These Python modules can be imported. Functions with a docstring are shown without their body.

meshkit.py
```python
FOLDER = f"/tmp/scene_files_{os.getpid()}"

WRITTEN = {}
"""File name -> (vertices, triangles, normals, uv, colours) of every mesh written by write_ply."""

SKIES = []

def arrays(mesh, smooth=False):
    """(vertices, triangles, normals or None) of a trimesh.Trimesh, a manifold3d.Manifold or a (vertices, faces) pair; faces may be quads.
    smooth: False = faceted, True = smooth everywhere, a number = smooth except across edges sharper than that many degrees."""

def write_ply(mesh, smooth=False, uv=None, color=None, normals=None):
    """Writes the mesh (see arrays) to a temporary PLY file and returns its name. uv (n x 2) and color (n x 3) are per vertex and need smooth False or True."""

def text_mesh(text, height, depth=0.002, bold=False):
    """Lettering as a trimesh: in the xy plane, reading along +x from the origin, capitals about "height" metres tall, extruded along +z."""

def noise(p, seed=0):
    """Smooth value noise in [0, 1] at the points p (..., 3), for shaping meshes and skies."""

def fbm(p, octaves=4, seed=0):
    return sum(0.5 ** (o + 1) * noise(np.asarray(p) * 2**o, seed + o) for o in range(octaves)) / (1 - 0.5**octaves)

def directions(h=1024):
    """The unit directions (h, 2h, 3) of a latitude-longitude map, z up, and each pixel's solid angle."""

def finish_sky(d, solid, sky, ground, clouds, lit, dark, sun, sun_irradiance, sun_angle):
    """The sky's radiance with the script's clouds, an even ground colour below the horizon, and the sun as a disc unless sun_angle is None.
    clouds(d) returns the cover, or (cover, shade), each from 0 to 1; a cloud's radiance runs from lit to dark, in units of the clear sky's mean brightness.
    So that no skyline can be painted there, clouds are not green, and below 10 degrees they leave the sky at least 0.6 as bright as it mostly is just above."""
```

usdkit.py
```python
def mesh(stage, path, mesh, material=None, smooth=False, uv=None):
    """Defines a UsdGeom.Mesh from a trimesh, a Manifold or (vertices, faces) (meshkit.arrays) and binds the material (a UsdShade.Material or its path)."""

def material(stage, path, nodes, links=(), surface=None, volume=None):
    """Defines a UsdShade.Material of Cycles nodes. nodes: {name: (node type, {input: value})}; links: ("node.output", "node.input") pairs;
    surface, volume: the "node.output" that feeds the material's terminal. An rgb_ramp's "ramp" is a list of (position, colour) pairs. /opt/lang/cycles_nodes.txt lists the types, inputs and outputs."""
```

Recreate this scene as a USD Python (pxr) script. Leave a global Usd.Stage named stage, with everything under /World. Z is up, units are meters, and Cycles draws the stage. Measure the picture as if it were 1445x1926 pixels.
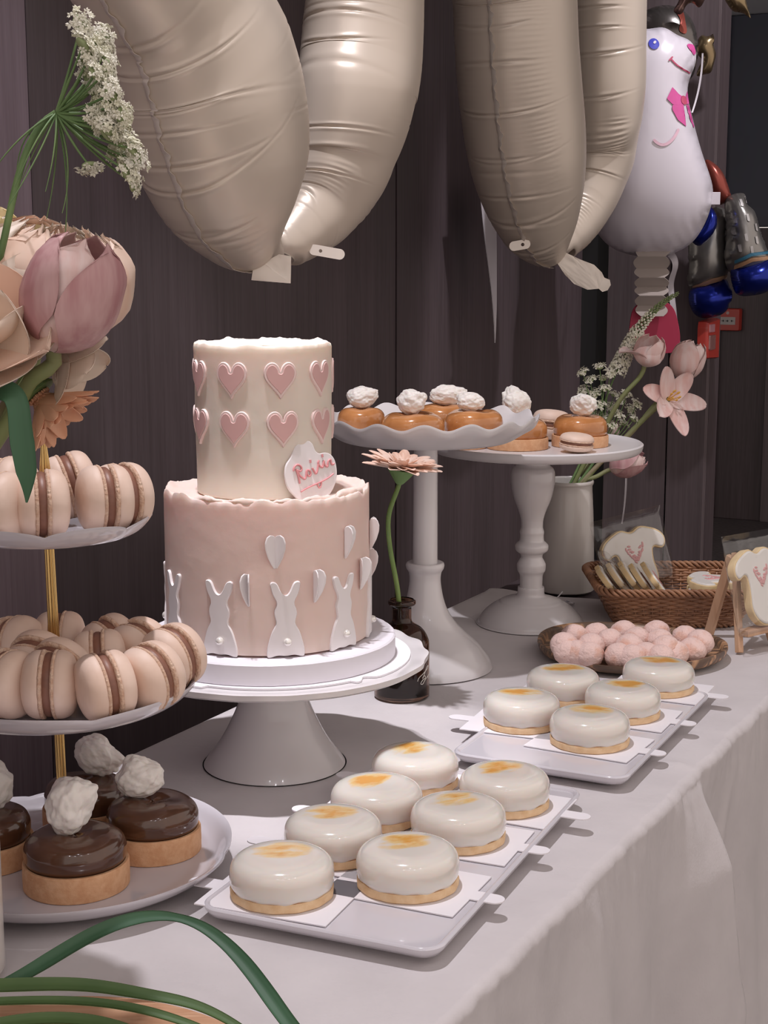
import math, random
import numpy as np, trimesh, usdkit, meshkit
from shapely.geometry import Polygon, LineString, Point, box as sbox
from shapely import affinity
from shapely.ops import unary_union
from pxr import Usd, UsdGeom, UsdShade, UsdLux, Gf, Sdf, Vt

stage = Usd.Stage.CreateInMemory()
UsdGeom.SetStageUpAxis(stage, UsdGeom.Tokens.z)
UsdGeom.SetStageMetersPerUnit(stage, 1.0)
UsdGeom.Xform.Define(stage, '/World')
PI = math.pi
V = lambda *a: np.array(a, float)

# ------------------------------------------------------------------ camera (2x phone lens, held 1.20 m up, pitched 9.5 degrees down)
FPX, CX, CY, HOR = 2892.0, 722.5, 963.0, 478.0
PITCH = math.atan((CY - HOR) / FPX)
CAM = V(0, 0, 1.20)
FW = V(0, math.cos(PITCH), -math.sin(PITCH)); UP = V(0, math.sin(PITCH), math.cos(PITCH)); RT = V(1, 0, 0)
cam = UsdGeom.Camera.Define(stage, '/World/camera')
cam.CreateHorizontalApertureAttr(36.0); cam.CreateVerticalApertureAttr(36.0 * 1926 / 1445)
cam.CreateFocalLengthAttr(36.0 * FPX / 1445); cam.CreateClippingRangeAttr(Gf.Vec2f(0.05, 60))
cam.AddTranslateOp().Set(Gf.Vec3d(*CAM)); cam.AddRotateXOp().Set(90 - math.degrees(PITCH))
cam.CreateExposureAttr(0.0)

# ------------------------------------------------------------------ light: the dim room, and small ceiling spotlights
AMBIENT = 0.285
dome = UsdLux.DomeLight.Define(stage, '/World/room_ambience')
dome.CreateIntensityAttr(AMBIENT); dome.CreateColorAttr(Gf.Vec3f(1.0, 0.88, 0.82))

def spot(name, loc, target, watts, angle, radius=0.022, col=(1, 0.965, 1.02), soft=0.25):
    l = UsdLux.SphereLight.Define(stage, '/World/' + name)
    l.CreateRadiusAttr(radius); l.CreateColorAttr(Gf.Vec3f(*col)); l.CreateIntensityAttr(watts / (4 * PI * PI * radius * radius)); l.CreateNormalizeAttr(False)
    sh = UsdLux.ShapingAPI.Apply(l.GetPrim()); sh.CreateShapingConeAngleAttr(angle); sh.CreateShapingConeSoftnessAttr(soft)
    d = V(*target) - V(*loc); d /= np.linalg.norm(d)
    rx = math.degrees(math.acos(-d[2])); rz = math.degrees(math.atan2(-d[0], d[1]))
    l.AddTranslateOp().Set(Gf.Vec3d(*loc)); l.AddRotateZOp().Set(rz); l.AddRotateXOp().Set(rx)
    return l
LAMPS = [  # name, place, aim, power, half angle
    ('spotlight', (-0.16, 1.14, 2.55), (0.02, 1.34, 0.75), 70, 27),
    ('spotlight_001', (1.02, 2.30, 2.55), (0.50, 3.0, 1.2), 60, 24),
    ('spotlight_002', (0.10, -0.35, 2.55), (-0.05, 1.45, 1.00), 2.6, 36),
    ('spotlight_003', (0.45, -0.15, 2.55), (0.10, 1.55, 0.95), 2.6, 36),
    ('spotlight_004', (-0.25, -0.20, 2.55), (-0.10, 1.40, 0.95), 2.2, 36),
    ('spotlight_005', (0.75, 0.20, 2.55), (0.25, 1.80, 1.00), 1.6, 36),
    ('spotlight_006', (0.15, 0.25, 2.55), (0.0, 1.45, 0.90), 1.6, 36),
    ('spotlight_007', (-0.24, 1.16, 2.55), (-0.11, 1.31, 1.08), 62, 7.5),
]
for a in LAMPS: spot(*a)

# ------------------------------------------------------------------ geometry of the view: rays, planes, verticals
def ray(px, py): return FW * FPX + RT * (px - CX) + UP * (CY - py)
def P(px, py, z=0.75):                      # the point at height z
    r = ray(px, py); return CAM + r * ((z - CAM[2]) / r[2])
def ZC(q, py):                              # height above q's foot that shows at row py
    y, k = q[1] - CAM[1], (CY - py) / FPX
    s, c = math.sin(PITCH), math.cos(PITCH)
    return CAM[2] + y * (k * c - s) / (c + k * s)
def PV(px, py, q, d):                       # the point on the vertical plane through q with horizontal normal d
    r = ray(px, py); d = V(d[0], d[1], 0); return CAM + r * (np.dot(q - CAM, d) / np.dot(r, d))
def PY(px, py, y): r = ray(px, py); return CAM + r * (y / r[1])
def DEP(q): return float(np.dot(V(*q) - CAM, FW))
def RAD(q, hw): return hw * DEP(q) / FPX
AZ = math.radians(28.0)
DT = V(math.sin(AZ), math.cos(AZ), 0)       # along the table, away from the camera
NT = V(math.cos(AZ), -math.sin(AZ), 0)      # across the table, towards the room
def ST(s, n, z=0.0): return DT * s + NT * n + V(0, 0, z)

# ------------------------------------------------------------------ materials
def lin(c):
    if isinstance(c, str): c = [int(c[i:i + 2], 16) / 255 for i in (0, 2, 4)]
    return tuple(((x + 0.055) / 1.055) ** 2.4 if x > 0.04045 else x / 12.92 for x in c)
MATS = {}
def mat(name, c, rough=0.5, c2=None, scale=30, lo=0.35, hi=0.65, stretch=None, bump=0, bscale=60, bdist=0.002, trans=0, **kw):
    if name in MATS: return MATS[name]
    n = {'p': ('principled_bsdf', {'base_color': lin(c), 'roughness': rough, **kw})}
    L = []; surf = 'p.BSDF'
    if c2 is not None or bump:
        n['tc'] = ('texture_coordinate', {}); n['map'] = ('mapping', {'scale': stretch or (1, 1, 1)})
        L.append(('tc.object', 'map.vector'))
    if c2 is not None:
        n['nz'] = ('noise_texture', {'scale': scale, 'detail': 4.0}); n['rp'] = ('rgb_ramp', {'ramp': [(lo, lin(c)), (hi, lin(c2))]})
        L += [('map.vector', 'nz.vector'), ('nz.fac', 'rp.fac'), ('rp.color', 'p.base_color')]
    if bump:
        n['bn'] = ('noise_texture', {'scale': bscale, 'detail': 5.0}); n['bp'] = ('bump', {'strength': bump, 'distance': bdist})
        L += [('map.vector', 'bn.vector'), ('bn.fac', 'bp.height'), ('bp.normal', 'p.normal')]
    if trans:
        n['tr'] = ('translucent_bsdf', {'color': lin(c2 or c)}); n['mx'] = ('mix_closure', {'fac': trans})
        L += [('p.BSDF', 'mx.closure1'), ('tr.BSDF', 'mx.closure2')]
        if c2 is not None: L.append(('rp.color', 'tr.color'))
        surf = 'mx.closure'
    MATS[name] = usdkit.material(stage, '/World/Looks/' + name, n, L, surface=surf)
    return MATS[name]

# ------------------------------------------------------------------ prims
TAKEN = {}
def numbered(parent, name):
    k = TAKEN.get((parent, name), 0); TAKEN[(parent, name)] = k + 1
    return parent + '/' + (name if k == 0 else '%s_%03d' % (name, k))
def data(p, label=None, cat=None, group=None, kind=None):
    for k, v in (('label', label), ('category', cat), ('group', group), ('kind', kind)):
        if v: p.SetCustomDataByKey(k, v)
    return p
ORI = {}
def thing(name, label, cat, loc=(0, 0, 0), rz=0, group=None, kind=None):
    x = UsdGeom.Xform.Define(stage, numbered('/World', name)); x.AddTranslateOp().Set(Gf.Vec3d(*map(float, loc)))
    if rz: x.AddRotateZOp().Set(float(rz))
    ORI[str(x.GetPath())] = V(*loc)
    return data(x.GetPrim(), label, cat, group, kind)
def pts(m):
    if hasattr(m, 'vertices'): return np.array(m.vertices, float), np.array(m.faces)
    v, f = np.array(m[0], float), np.array(m[1])
    if f.shape[1] == 4: f = np.vstack([f[:, [0, 1, 2]], f[:, [0, 2, 3]]])
    return v, f
def obj(name, m, material, parent=None, smooth=35, label=None, cat=None, group=None, kind=None, world=False):
    v, f = pts(m); par = str(parent.GetPath()) if parent is not None else '/World'
    if world and parent is not None:
        top = '/'.join(par.split('/')[:3]); v = v - ORI[top]
    g = usdkit.mesh(stage, numbered(par, name), trimesh.Trimesh(v, f, process=False), material, smooth=smooth)
    return data(g.GetPrim(), label, cat, group, kind)
def copy_of(src, loc, rz, label, group=None, rot=None):
    w = src.GetCustomData(); base = src.GetName()
    x = UsdGeom.Xform.Define(stage, numbered('/World', base))
    x.AddTranslateOp().Set(Gf.Vec3d(*map(float, loc)))
    if rot is not None: x.AddOrientOp().Set(Gf.Quatf(rot))
    elif rz: x.AddRotateZOp().Set(float(rz))
    p = x.GetPrim(); p.GetReferences().AddInternalReference(src.GetPath()); p.SetInstanceable(True)
    return data(p, label, w.get('category'), group or w.get('group'))

# ------------------------------------------------------------------ shapes
def cat_(ms):
    V_, F_, k = [], [], 0
    for m in ms:
        v, f = pts(m); V_.append(v); F_.append(f + k); k += len(v)
    return np.vstack(V_), np.vstack(F_)
def shift(m, d): v, f = pts(m); return v + V(*d), f
def xf(m, M): v, f = pts(m); return v @ np.asarray(M)[:3, :3].T + (np.asarray(M)[:3, 3] if np.asarray(M).shape == (4, 4) else 0), f
def rotz(a): c, s = math.cos(a), math.sin(a); return np.array([[c, -s, 0], [s, c, 0], [0, 0, 1.0]])
def rotx(a): c, s = math.cos(a), math.sin(a); return np.array([[1, 0, 0], [0, c, -s], [0, s, c]])
def roty(a): c, s = math.cos(a), math.sin(a); return np.array([[c, 0, s], [0, 1, 0], [-s, 0, c]])
def frame_to(axis, spin=0.0):               # rotation that takes z to axis
    a = V(*axis); a /= np.linalg.norm(a); h = V(0, 0, 1) if abs(a[2]) < 0.95 else V(0, 1, 0)
    x = np.cross(h, a); x /= np.linalg.norm(x); y = np.cross(a, x)
    return np.stack([x, y, a], 1) @ rotz(spin)
def fix(v, f):                              # faces outward for a closed mesh
    t = trimesh.Trimesh(v, f, process=False)
    return (v, f[:, ::-1]) if t.volume < 0 else (v, f)
def grid_faces(nu, nv, cu=False, cv=False):
    F_ = []
    for i in range(nu if cu else nu - 1):
        i2 = (i + 1) % nu
        j = np.arange(nv if cv else nv - 1); j2 = (j + 1) % nv
        F_.append(np.stack([i * nv + j, i2 * nv + j, i2 * nv + j2, i * nv + j2], 1))
    q = np.vstack(F_); return np.vstack([q[:, [0, 1, 2]], q[:, [0, 2, 3]]])
def lathe(prof, n=64, rfun=None):           # prof (r, z) from bottom to top, closed on the axis; rfun(theta, r, z) -> r, z
    prof = np.array(prof, float); th = np.linspace(0, 2 * PI, n, endpoint=False)
    r = np.repeat(prof[None, :, 0], n, 0); z = np.repeat(prof[None, :, 1], n, 0)
    if rfun is not None: r, z = rfun(th[:, None], r, z)
    v = np.stack([r * np.cos(th)[:, None], r * np.sin(th)[:, None], z], -1).reshape(-1, 3)
    f = grid_faces(n, len(prof), cu=True); t = trimesh.Trimesh(v, f, process=False)
    t.merge_vertices(digits_vertex=7); t.update_faces(t.nondegenerate_faces())
    return fix(np.array(t.vertices), np.array(t.faces))
def smooth_prof(p, n=60):                   # a smooth curve through (r, z) points
    from scipy.interpolate import PchipInterpolator
    p = np.array(p, float); d = np.r_[0, np.cumsum(np.hypot(*np.diff(p, axis=0).T))]
    t = np.linspace(0, d[-1], n); return np.stack([PchipInterpolator(d, p[:, 0])(t), PchipInterpolator(d, p[:, 1])(t)], 1)
def curve(p, n=40):                         # a smooth path through 3-D points
    from scipy.interpolate import CubicSpline
    p = np.array(p, float)
    if len(p) < 3: return np.linspace(p[0], p[-1], n)
    d = np.r_[0, np.cumsum(np.linalg.norm(np.diff(p, axis=0), axis=1))]
    return CubicSpline(d, p)(np.linspace(0, d[-1], n))
def tube(path, rad, sides=12, cap=True):
    path = np.array(path, float); n = len(path); rad = np.broadcast_to(np.asarray(rad, float), (n,))
    T = np.gradient(path, axis=0); T /= np.linalg.norm(T, axis=1, keepdims=True) + 1e-12
    h = V(0, 0, 1) if abs(T[0][2]) < 0.9 else V(1, 0, 0); x = np.cross(h, T[0]); x /= np.linalg.norm(x)
    th = np.linspace(0, 2 * PI, sides, endpoint=False); R_ = []
    for i in range(n):
        x = x - T[i] * np.dot(x, T[i]); x /= np.linalg.norm(x) + 1e-12; y = np.cross(T[i], x)
        R_.append(path[i] + rad[i] * (np.cos(th)[:, None] * x + np.sin(th)[:, None] * y))
    v = np.vstack(R_); f = grid_faces(n, sides, cv=True)
    if cap:
        k = len(v); v = np.vstack([v, path[0], path[-1]]); j = np.arange(sides); j2 = (j + 1) % sides
        f = np.vstack([f, np.stack([np.full(sides, k), j2, j], 1), np.stack([np.full(sides, k + 1), (n - 1) * sides + j, (n - 1) * sides + j2], 1)])
        return fix(v, f)
    return v, f
def sheet(p, th):                           # a thin solid from a grid of points (nu, nv, 3), thickness th
    p = np.asarray(p, float); nu, nv = p.shape[:2]
    n = np.cross(np.gradient(p, axis=0), np.gradient(p, axis=1)); n /= np.linalg.norm(n, axis=-1, keepdims=True) + 1e-12
    a, b = (p + n * th / 2).reshape(-1, 3), (p - n * th / 2).reshape(-1, 3); k = nu * nv
    f = grid_faces(nu, nv); F_ = [f, f[:, ::-1] + k]
    e = np.r_[np.arange(nv), np.arange(1, nu) * nv + nv - 1, (nu - 1) * nv + np.arange(nv - 2, -1, -1), np.arange(nu - 2, 0, -1) * nv]
    e2 = np.roll(e, -1); F_ += [np.stack([e, e + k, e2], 1), np.stack([e2, e + k, e2 + k], 1)]
    return fix(np.vstack([a, b]), np.vstack(F_))
def slab(poly, layers):                     # layered plate: layers [(inset, z)...] bottom to top, with flat caps; holes allowed when insets are 0
    if poly.interiors or len(layers) == 2 and layers[0][0] == layers[1][0]:
        t = trimesh.creation.extrude_polygon(poly, layers[-1][1] - layers[0][1], engine='earcut'); t.apply_translation((0, 0, layers[0][1])); return pts(t)
    b = np.array(poly.exterior.coords)[:-1]
    if Polygon(b).exterior.is_ccw is False: b = b[::-1]
    e = np.roll(b, -1, 0) - b; nn = np.stack([e[:, 1], -e[:, 0]], 1); nn /= np.linalg.norm(nn, axis=1, keepdims=True) + 1e-12
    m = nn + np.roll(nn, 1, 0); m /= np.linalg.norm(m, axis=1, keepdims=True) + 1e-12; N = len(b)
    rings = [np.c_[b - m * i, np.full(N, z)] for i, z in layers]
    v = np.vstack(rings); f = grid_faces(len(rings), N, cv=True)
    import mapbox_earcut
    def tri(r): return mapbox_earcut.triangulate_float64(r[:, :2].copy(), np.array([N], np.uint32)).reshape(-1, 3).astype(int)
    f = np.vstack([f, tri(rings[0])[:, ::-1], tri(rings[-1]) + (len(rings) - 1) * N])
    return fix(v, f)
def dense(poly, step):                      # polygon boundary resampled evenly
    L = poly.exterior; n = max(8, int(L.length / step)); return Polygon([L.interpolate(i / n, True).coords[0] for i in range(n)])
def spline_poly(p, n=80):
    from scipy.interpolate import CubicSpline
    p = np.array(p, float); p = np.vstack([p, p[:1]]); d = np.r_[0, np.cumsum(np.linalg.norm(np.diff(p, axis=0), axis=1))]
    q = CubicSpline(d, p, bc_type='periodic')(np.linspace(0, d[-1], n, endpoint=False)); return Polygon(q)
def rbox(x, y, z, r=0.002):                 # a box with rounded edges, standing on z = 0
    p = sbox(-x / 2, -y / 2, x / 2, y / 2).buffer(-r).buffer(r, 3)
    return slab(p, [(r * .7, 0), (r * .2, r * .3), (0, r), (0, z - r), (r * .2, z - r * .3), (r * .7, z)])
def bar(a, b, w, h, up=(0, 0, 1), r=0.001):  # a rounded bar from a to b
    a, b = V(*a), V(*b); L = np.linalg.norm(b - a); m = rbox(w, h, L, r); z = (b - a) / L
    x = np.cross(V(*up), z); x /= np.linalg.norm(x) + 1e-9; y = np.cross(z, x)
    return pts(m)[0] @ np.stack([x, y, z], 1).T + a, pts(m)[1]
def ball(r, sub=3, sc=(1, 1, 1)):
    t = trimesh.creation.icosphere(sub, 1.0); return np.array(t.vertices) * V(*sc) * r, np.array(t.faces)
def rough_ball(r, sc, seed, amp=0.2, freq=2.0, sub=4):
    v, f = ball(1, sub); k = 1 + amp * (meshkit.fbm(v * freq + seed * 7.3, 4, seed) - 0.5) * 2
    return v * k[:, None] * V(*sc) * r, f
def petal(L, W, t0, t1, cup=0.0, nu=10, nv=7, th=0.0006, a=0.7, tip=0.0, wav=0.0, seed=0, notch=0):
    """a petal that starts at the origin leaning t0 from +z towards +x and ends leaning t1; cup curls its sides inward"""
    u = (.5 - .5 * np.cos(np.linspace(0.0, PI, nu)))[:, None]; w = np.linspace(-1, 1, nv)[None, :]
    ang = t0 + (t1 - t0) * u[:, 0]; ds = L * np.diff(u[:, 0])
    x = np.r_[0, np.cumsum(np.sin((ang[1:] + ang[:-1]) / 2) * ds)]; z = np.r_[0, np.cumsum(np.cos((ang[1:] + ang[:-1]) / 2) * ds)]
    xx = np.clip(u, 0, 1) ** a * 2 - 1
    wd = W * np.maximum(np.clip(1 - np.abs(xx) ** (1.7 if tip else 2.3), 0, 1) ** .5, .06 + .14 * (u < .5))
    n = np.stack([-np.cos(ang), np.zeros(nu), np.sin(ang)], 1)       # inward normal
    rs = np.random.RandomState(seed); ph = rs.rand(4) * 6
    bend = cup * W * (w ** 2) * (wd / W) ** 1.0 + wav * W * u * np.sin(3.1 * w + ph[0] + 2 * u) 
    p = np.stack([np.broadcast_to(x[:, None], (nu, nv)), wd * w, np.broadcast_to(z[:, None], (nu, nv))], -1) + n[:, None, :] * bend[..., None]
    if notch: p[-1] += (np.stack([np.sin(ang[-1:]), [0], np.cos(ang[-1:])], 1) * (-notch * L * np.abs(np.sin(w[0] * 5))[:, None]))
    return sheet(p, th)
def egg_petal(H, R, az, A, layer=0.0, flare=0.0, seed=0, ruff=0.0, nu=18, nv=13, th=.0006, lo=.5, mouth=.45, sq=2.2):
    """a petal that hugs an egg of height H and radius R: half angle A, pushed out by layer, its tip opened by flare"""
    u0 = (.5 - .5 * np.cos(np.linspace(0, PI, nu))) ** .9; w = np.linspace(-1, 1, nv)[None, :]; u0 = u0[:, None]; rs = np.random.RandomState(seed); ph = rs.rand(5) * 6
    from scipy.interpolate import PchipInterpolator
    f = PchipInterpolator([0, .06, .2, .45, .7, .88, 1.0], [.08, .42, .80, 1.0, .93, (.72 + mouth) * .6, mouth])
    ha = A * np.where(u0 < .42, lo + (1 - lo) * np.clip(u0 / .42, 0, 1) ** .8, np.sqrt(np.clip(1 - ((u0 - .42) / .585) ** sq, 0.0, 1)))
    u = u0 * (1 - .06 * w ** 2 * (u0 > .3)) + ruff * .05 * u0 ** 2 * np.sin(7 * w + ph[0]) + ruff * .03 * u0 ** 3 * np.sin(15 * w + ph[1])
    r = R * (f(np.clip(u, 0, 1)) + flare * np.clip(u - .45, 0, 1) ** 2 * 3) * (1 + layer) + R * .05 * np.abs(w) ** 3 * (.4 + u) + R * ruff * .07 * u0 ** 2 * np.sin(5 * w + ph[2] + 3 * u0)
    a = az + w * ha; r = r - R * .02 * (1 - np.abs(w)) * np.cos(w * 2) * 0
    return sheet(np.stack([r * np.cos(a), r * np.sin(a), H * (u + 0 * w) + 0 * a], -1), th)
rng = np.random.RandomState(7)
# ================================================================== the room
def wall_mat(name, c, c2):
    return usdkit.material(stage, '/World/Looks/' + name, {
        'tc': ('texture_coordinate', {}), 'm1': ('mapping', {'scale': (1.0, 1.0, 0.03)}), 'm2': ('mapping', {'scale': (1.0, 1.0, 0.05)}),
        'n1': ('noise_texture', {'scale': 160.0, 'detail': 5.0, 'roughness': 0.65}), 'n2': ('noise_texture', {'scale': 9.0, 'detail': 3.0}),
        'r1': ('rgb_ramp', {'ramp': [(0.3, lin(c)), (0.7, lin(c2))]}), 'r2': ('rgb_ramp', {'ramp': [(0.3, (0.80, 0.78, 0.78)), (0.7, (1.15, 1.12, 1.14))]}),
        'mx': ('mix', {'mix_type': 'multiply', 'fac': 1.0}), 'bp': ('bump', {'strength': 0.15, 'distance': 0.001}),
        'p': ('principled_bsdf', {'roughness': 0.42, 'specular_ior_level': 0.4})},
        [('tc.object', 'm1.vector'), ('tc.object', 'm2.vector'), ('m1.vector', 'n1.vector'), ('m2.vector', 'n2.vector'), ('n1.fac', 'r1.fac'), ('n2.fac', 'r2.fac'),
         ('r1.color', 'mx.color1'), ('r2.color', 'mx.color2'), ('mx.color', 'p.base_color'), ('n1.fac', 'bp.height'), ('bp.normal', 'p.normal')], surface='p.BSDF')
M_wood = wall_mat('dark_wood_veneer', '473d3f', '544a4d')
M_wood2 = wall_mat('plum_wood_veneer', '685a60', '7a6c73')
M_wood3 = wall_mat('grey_wood_veneer', '5a5052', '675d5f')
M_black = mat('black_reveal', '18171a', 0.6)
M_navy = mat('navy_panel', '454d60', 0.55, c2='4a4850', scale=1.2, lo=.3, hi=.7)
M_floor = mat('dark_carpet', '4a4344', 0.95, c2='5a5051', scale=60)
M_ceil = mat('painted_ceiling', 'c8cad0', 0.9)

def board(s0, s1, n0, n1, z0, z1, ch=0.003):   # a block in table coordinates with softened vertical edges
    p = sbox(s0, -n1, s1, -n0); q = dense(p, 10) if False else p
    v, f = slab(q, [(ch, z0), (0, z0 + ch), (0, z1 - ch), (ch, z1)])
    w = v[:, :1] * DT + (-v[:, 1:2]) * (-NT) * -1 + 0
    w = v[:, :1] * DT - v[:, 1:2] * NT; w[:, 2] = v[:, 2]
    return fix(w, f)
NW = -1.12                                     # the wall behind the table
wl = thing('wall_back', 'dark wood veneer wall of tall panels behind the dessert table', 'wall', kind='structure')
obj('core', board(-1.0, 2.98, NW - .12, NW - .021, 0, 2.62), M_black, wl)
seam_s = [-1.0, -.30, PV(70, 700, ST(0, NW), NT) @ DT, PV(745, 700, ST(0, NW), NT) @ DT, 2.96]
for i in range(4):
    obj('panel', board(seam_s[i] + .003, seam_s[i + 1] - .003, NW - .02, NW + (.004 if i == 1 else 0), 0, 2.6), M_wood2 if i < 2 else M_wood, wl)
# the pier beyond the table's far end, and the recess on its right
q0 = PV(1143, 700, ST(3.12, 0), DT); q1 = PV(1332, 700, ST(3.12, 0), DT)
na, nb = q0 @ NT, q1 @ NT
pr = thing('wall_pier', 'grey wood veneer pier past the far end of the table', 'wall', kind='structure')
obj('core', board(3.13, 3.20, NW - 1.0, nb - .012, 0, 2.62), M_black, pr)
w_ = (nb - na)
obj('panel', board(3.11, 3.132, na, na + w_ * .62, 0, 2.6), M_wood3, pr)
obj('panel', board(3.11, 3.132, na + w_ * .62 + .004, nb, 0, 2.6), M_wood3, pr)
obj('side_panel', board(3.134, 3.20, nb - .011, nb, 0, 2.6), M_wood, pr)
SF = 6.9
fw = thing('wall_far', 'dark navy and brown far wall at the end of the room', 'wall', kind='structure')
obj('upper_panel', board(SF, SF + .1, -4.6, 3.4, 1.32, 2.23), M_navy, fw)
obj('lower_panel', board(SF, SF + .1, -4.6, 3.4, 0, 1.315), M_wood, fw)
e0 = PV(1357, 300, ST(SF - .03, 0), DT) @ NT
obj('edge_strip', board(SF - .03, SF, e0 - .02, e0 + .012, 0, 2.23), M_wood3, fw)
e1 = PV(1441, 700, ST(SF - .02, 0), DT) @ NT
obj('edge_strip', board(SF - .02, SF, e1, e1 + .05, 0, 1.315), M_wood3, fw)
obj('side_return', board(6.0, 6.1, -4.6, -2.6, 0, 2.62), M_black, fw)
sf = obj('ceiling_soffit', board(4.4, SF + .1, -4.6, 3.4, 2.232, 2.33), M_ceil, None, label='pale grey lowered soffit above the navy far wall', cat='ceiling', kind='structure')
obj('ceiling', board(-.5, SF + .1, -4.6, .6, 2.62, 2.70), M_ceil, None, label='painted grey ceiling of the room', cat='ceiling', kind='structure')
obj('floor', board(-2.2, SF + .1, -4.6, 3.4, -0.05, 0), M_floor, None, label='dark carpeted floor under the table', cat='floor', kind='structure')

# ================================================================== table and cloth
NB, NF, ZT = -0.841, -0.366, 0.7484            # back edge, front edge, top of the cloth
M_tab = wall_mat('table_wood', '4a4043', '5b5052')
tb = thing('serving_table', 'long dark wood serving table, bare at its far end beyond the cloth', 'table', ST(1.0, (NB + NF) / 2))
obj('tabletop', board(-.02, 2.16, NB + .006, NF - .008, ZT - .030, ZT - .003), M_tab, tb, world=True)
for s in (.05, 2.08):
    for n in (NB + .06, NF - .06): obj('leg', board(s - .02, s + .02, n - .02, n + .02, 0, ZT - .030), M_tab, tb, world=True)
M_cloth = usdkit.material(stage, '/World/Looks/linen_cloth', {
    'tc': ('texture_coordinate', {}), 'n1': ('noise_texture', {'scale': 420.0, 'detail': 3.0}), 'n2': ('noise_texture', {'scale': 16.0, 'detail': 5.0}),
    'r': ('rgb_ramp', {'ramp': [(.3, lin('c6c0c1')), (.7, lin('cec8c9'))]}),
    'm': ('math', {'math_type': 'multiply_add', 'value2': .12, 'value3': 0.}), 'ad': ('math', {'math_type': 'add'}),
    'bp': ('bump', {'strength': .35, 'distance': .004}), 'p': ('principled_bsdf', {'roughness': .95, 'specular_ior_level': .1, 'sheen_weight': .15})},
    [('tc.object', 'n1.vector'), ('tc.object', 'n2.vector'), ('n2.fac', 'r.fac'), ('r.color', 'p.base_color'), ('n1.fac', 'm.value1'), ('m.value', 'ad.value1'), ('n2.fac', 'ad.value2'),
     ('ad.value', 'bp.height'), ('bp.normal', 'p.normal')], surface='p.BSDF')
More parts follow.
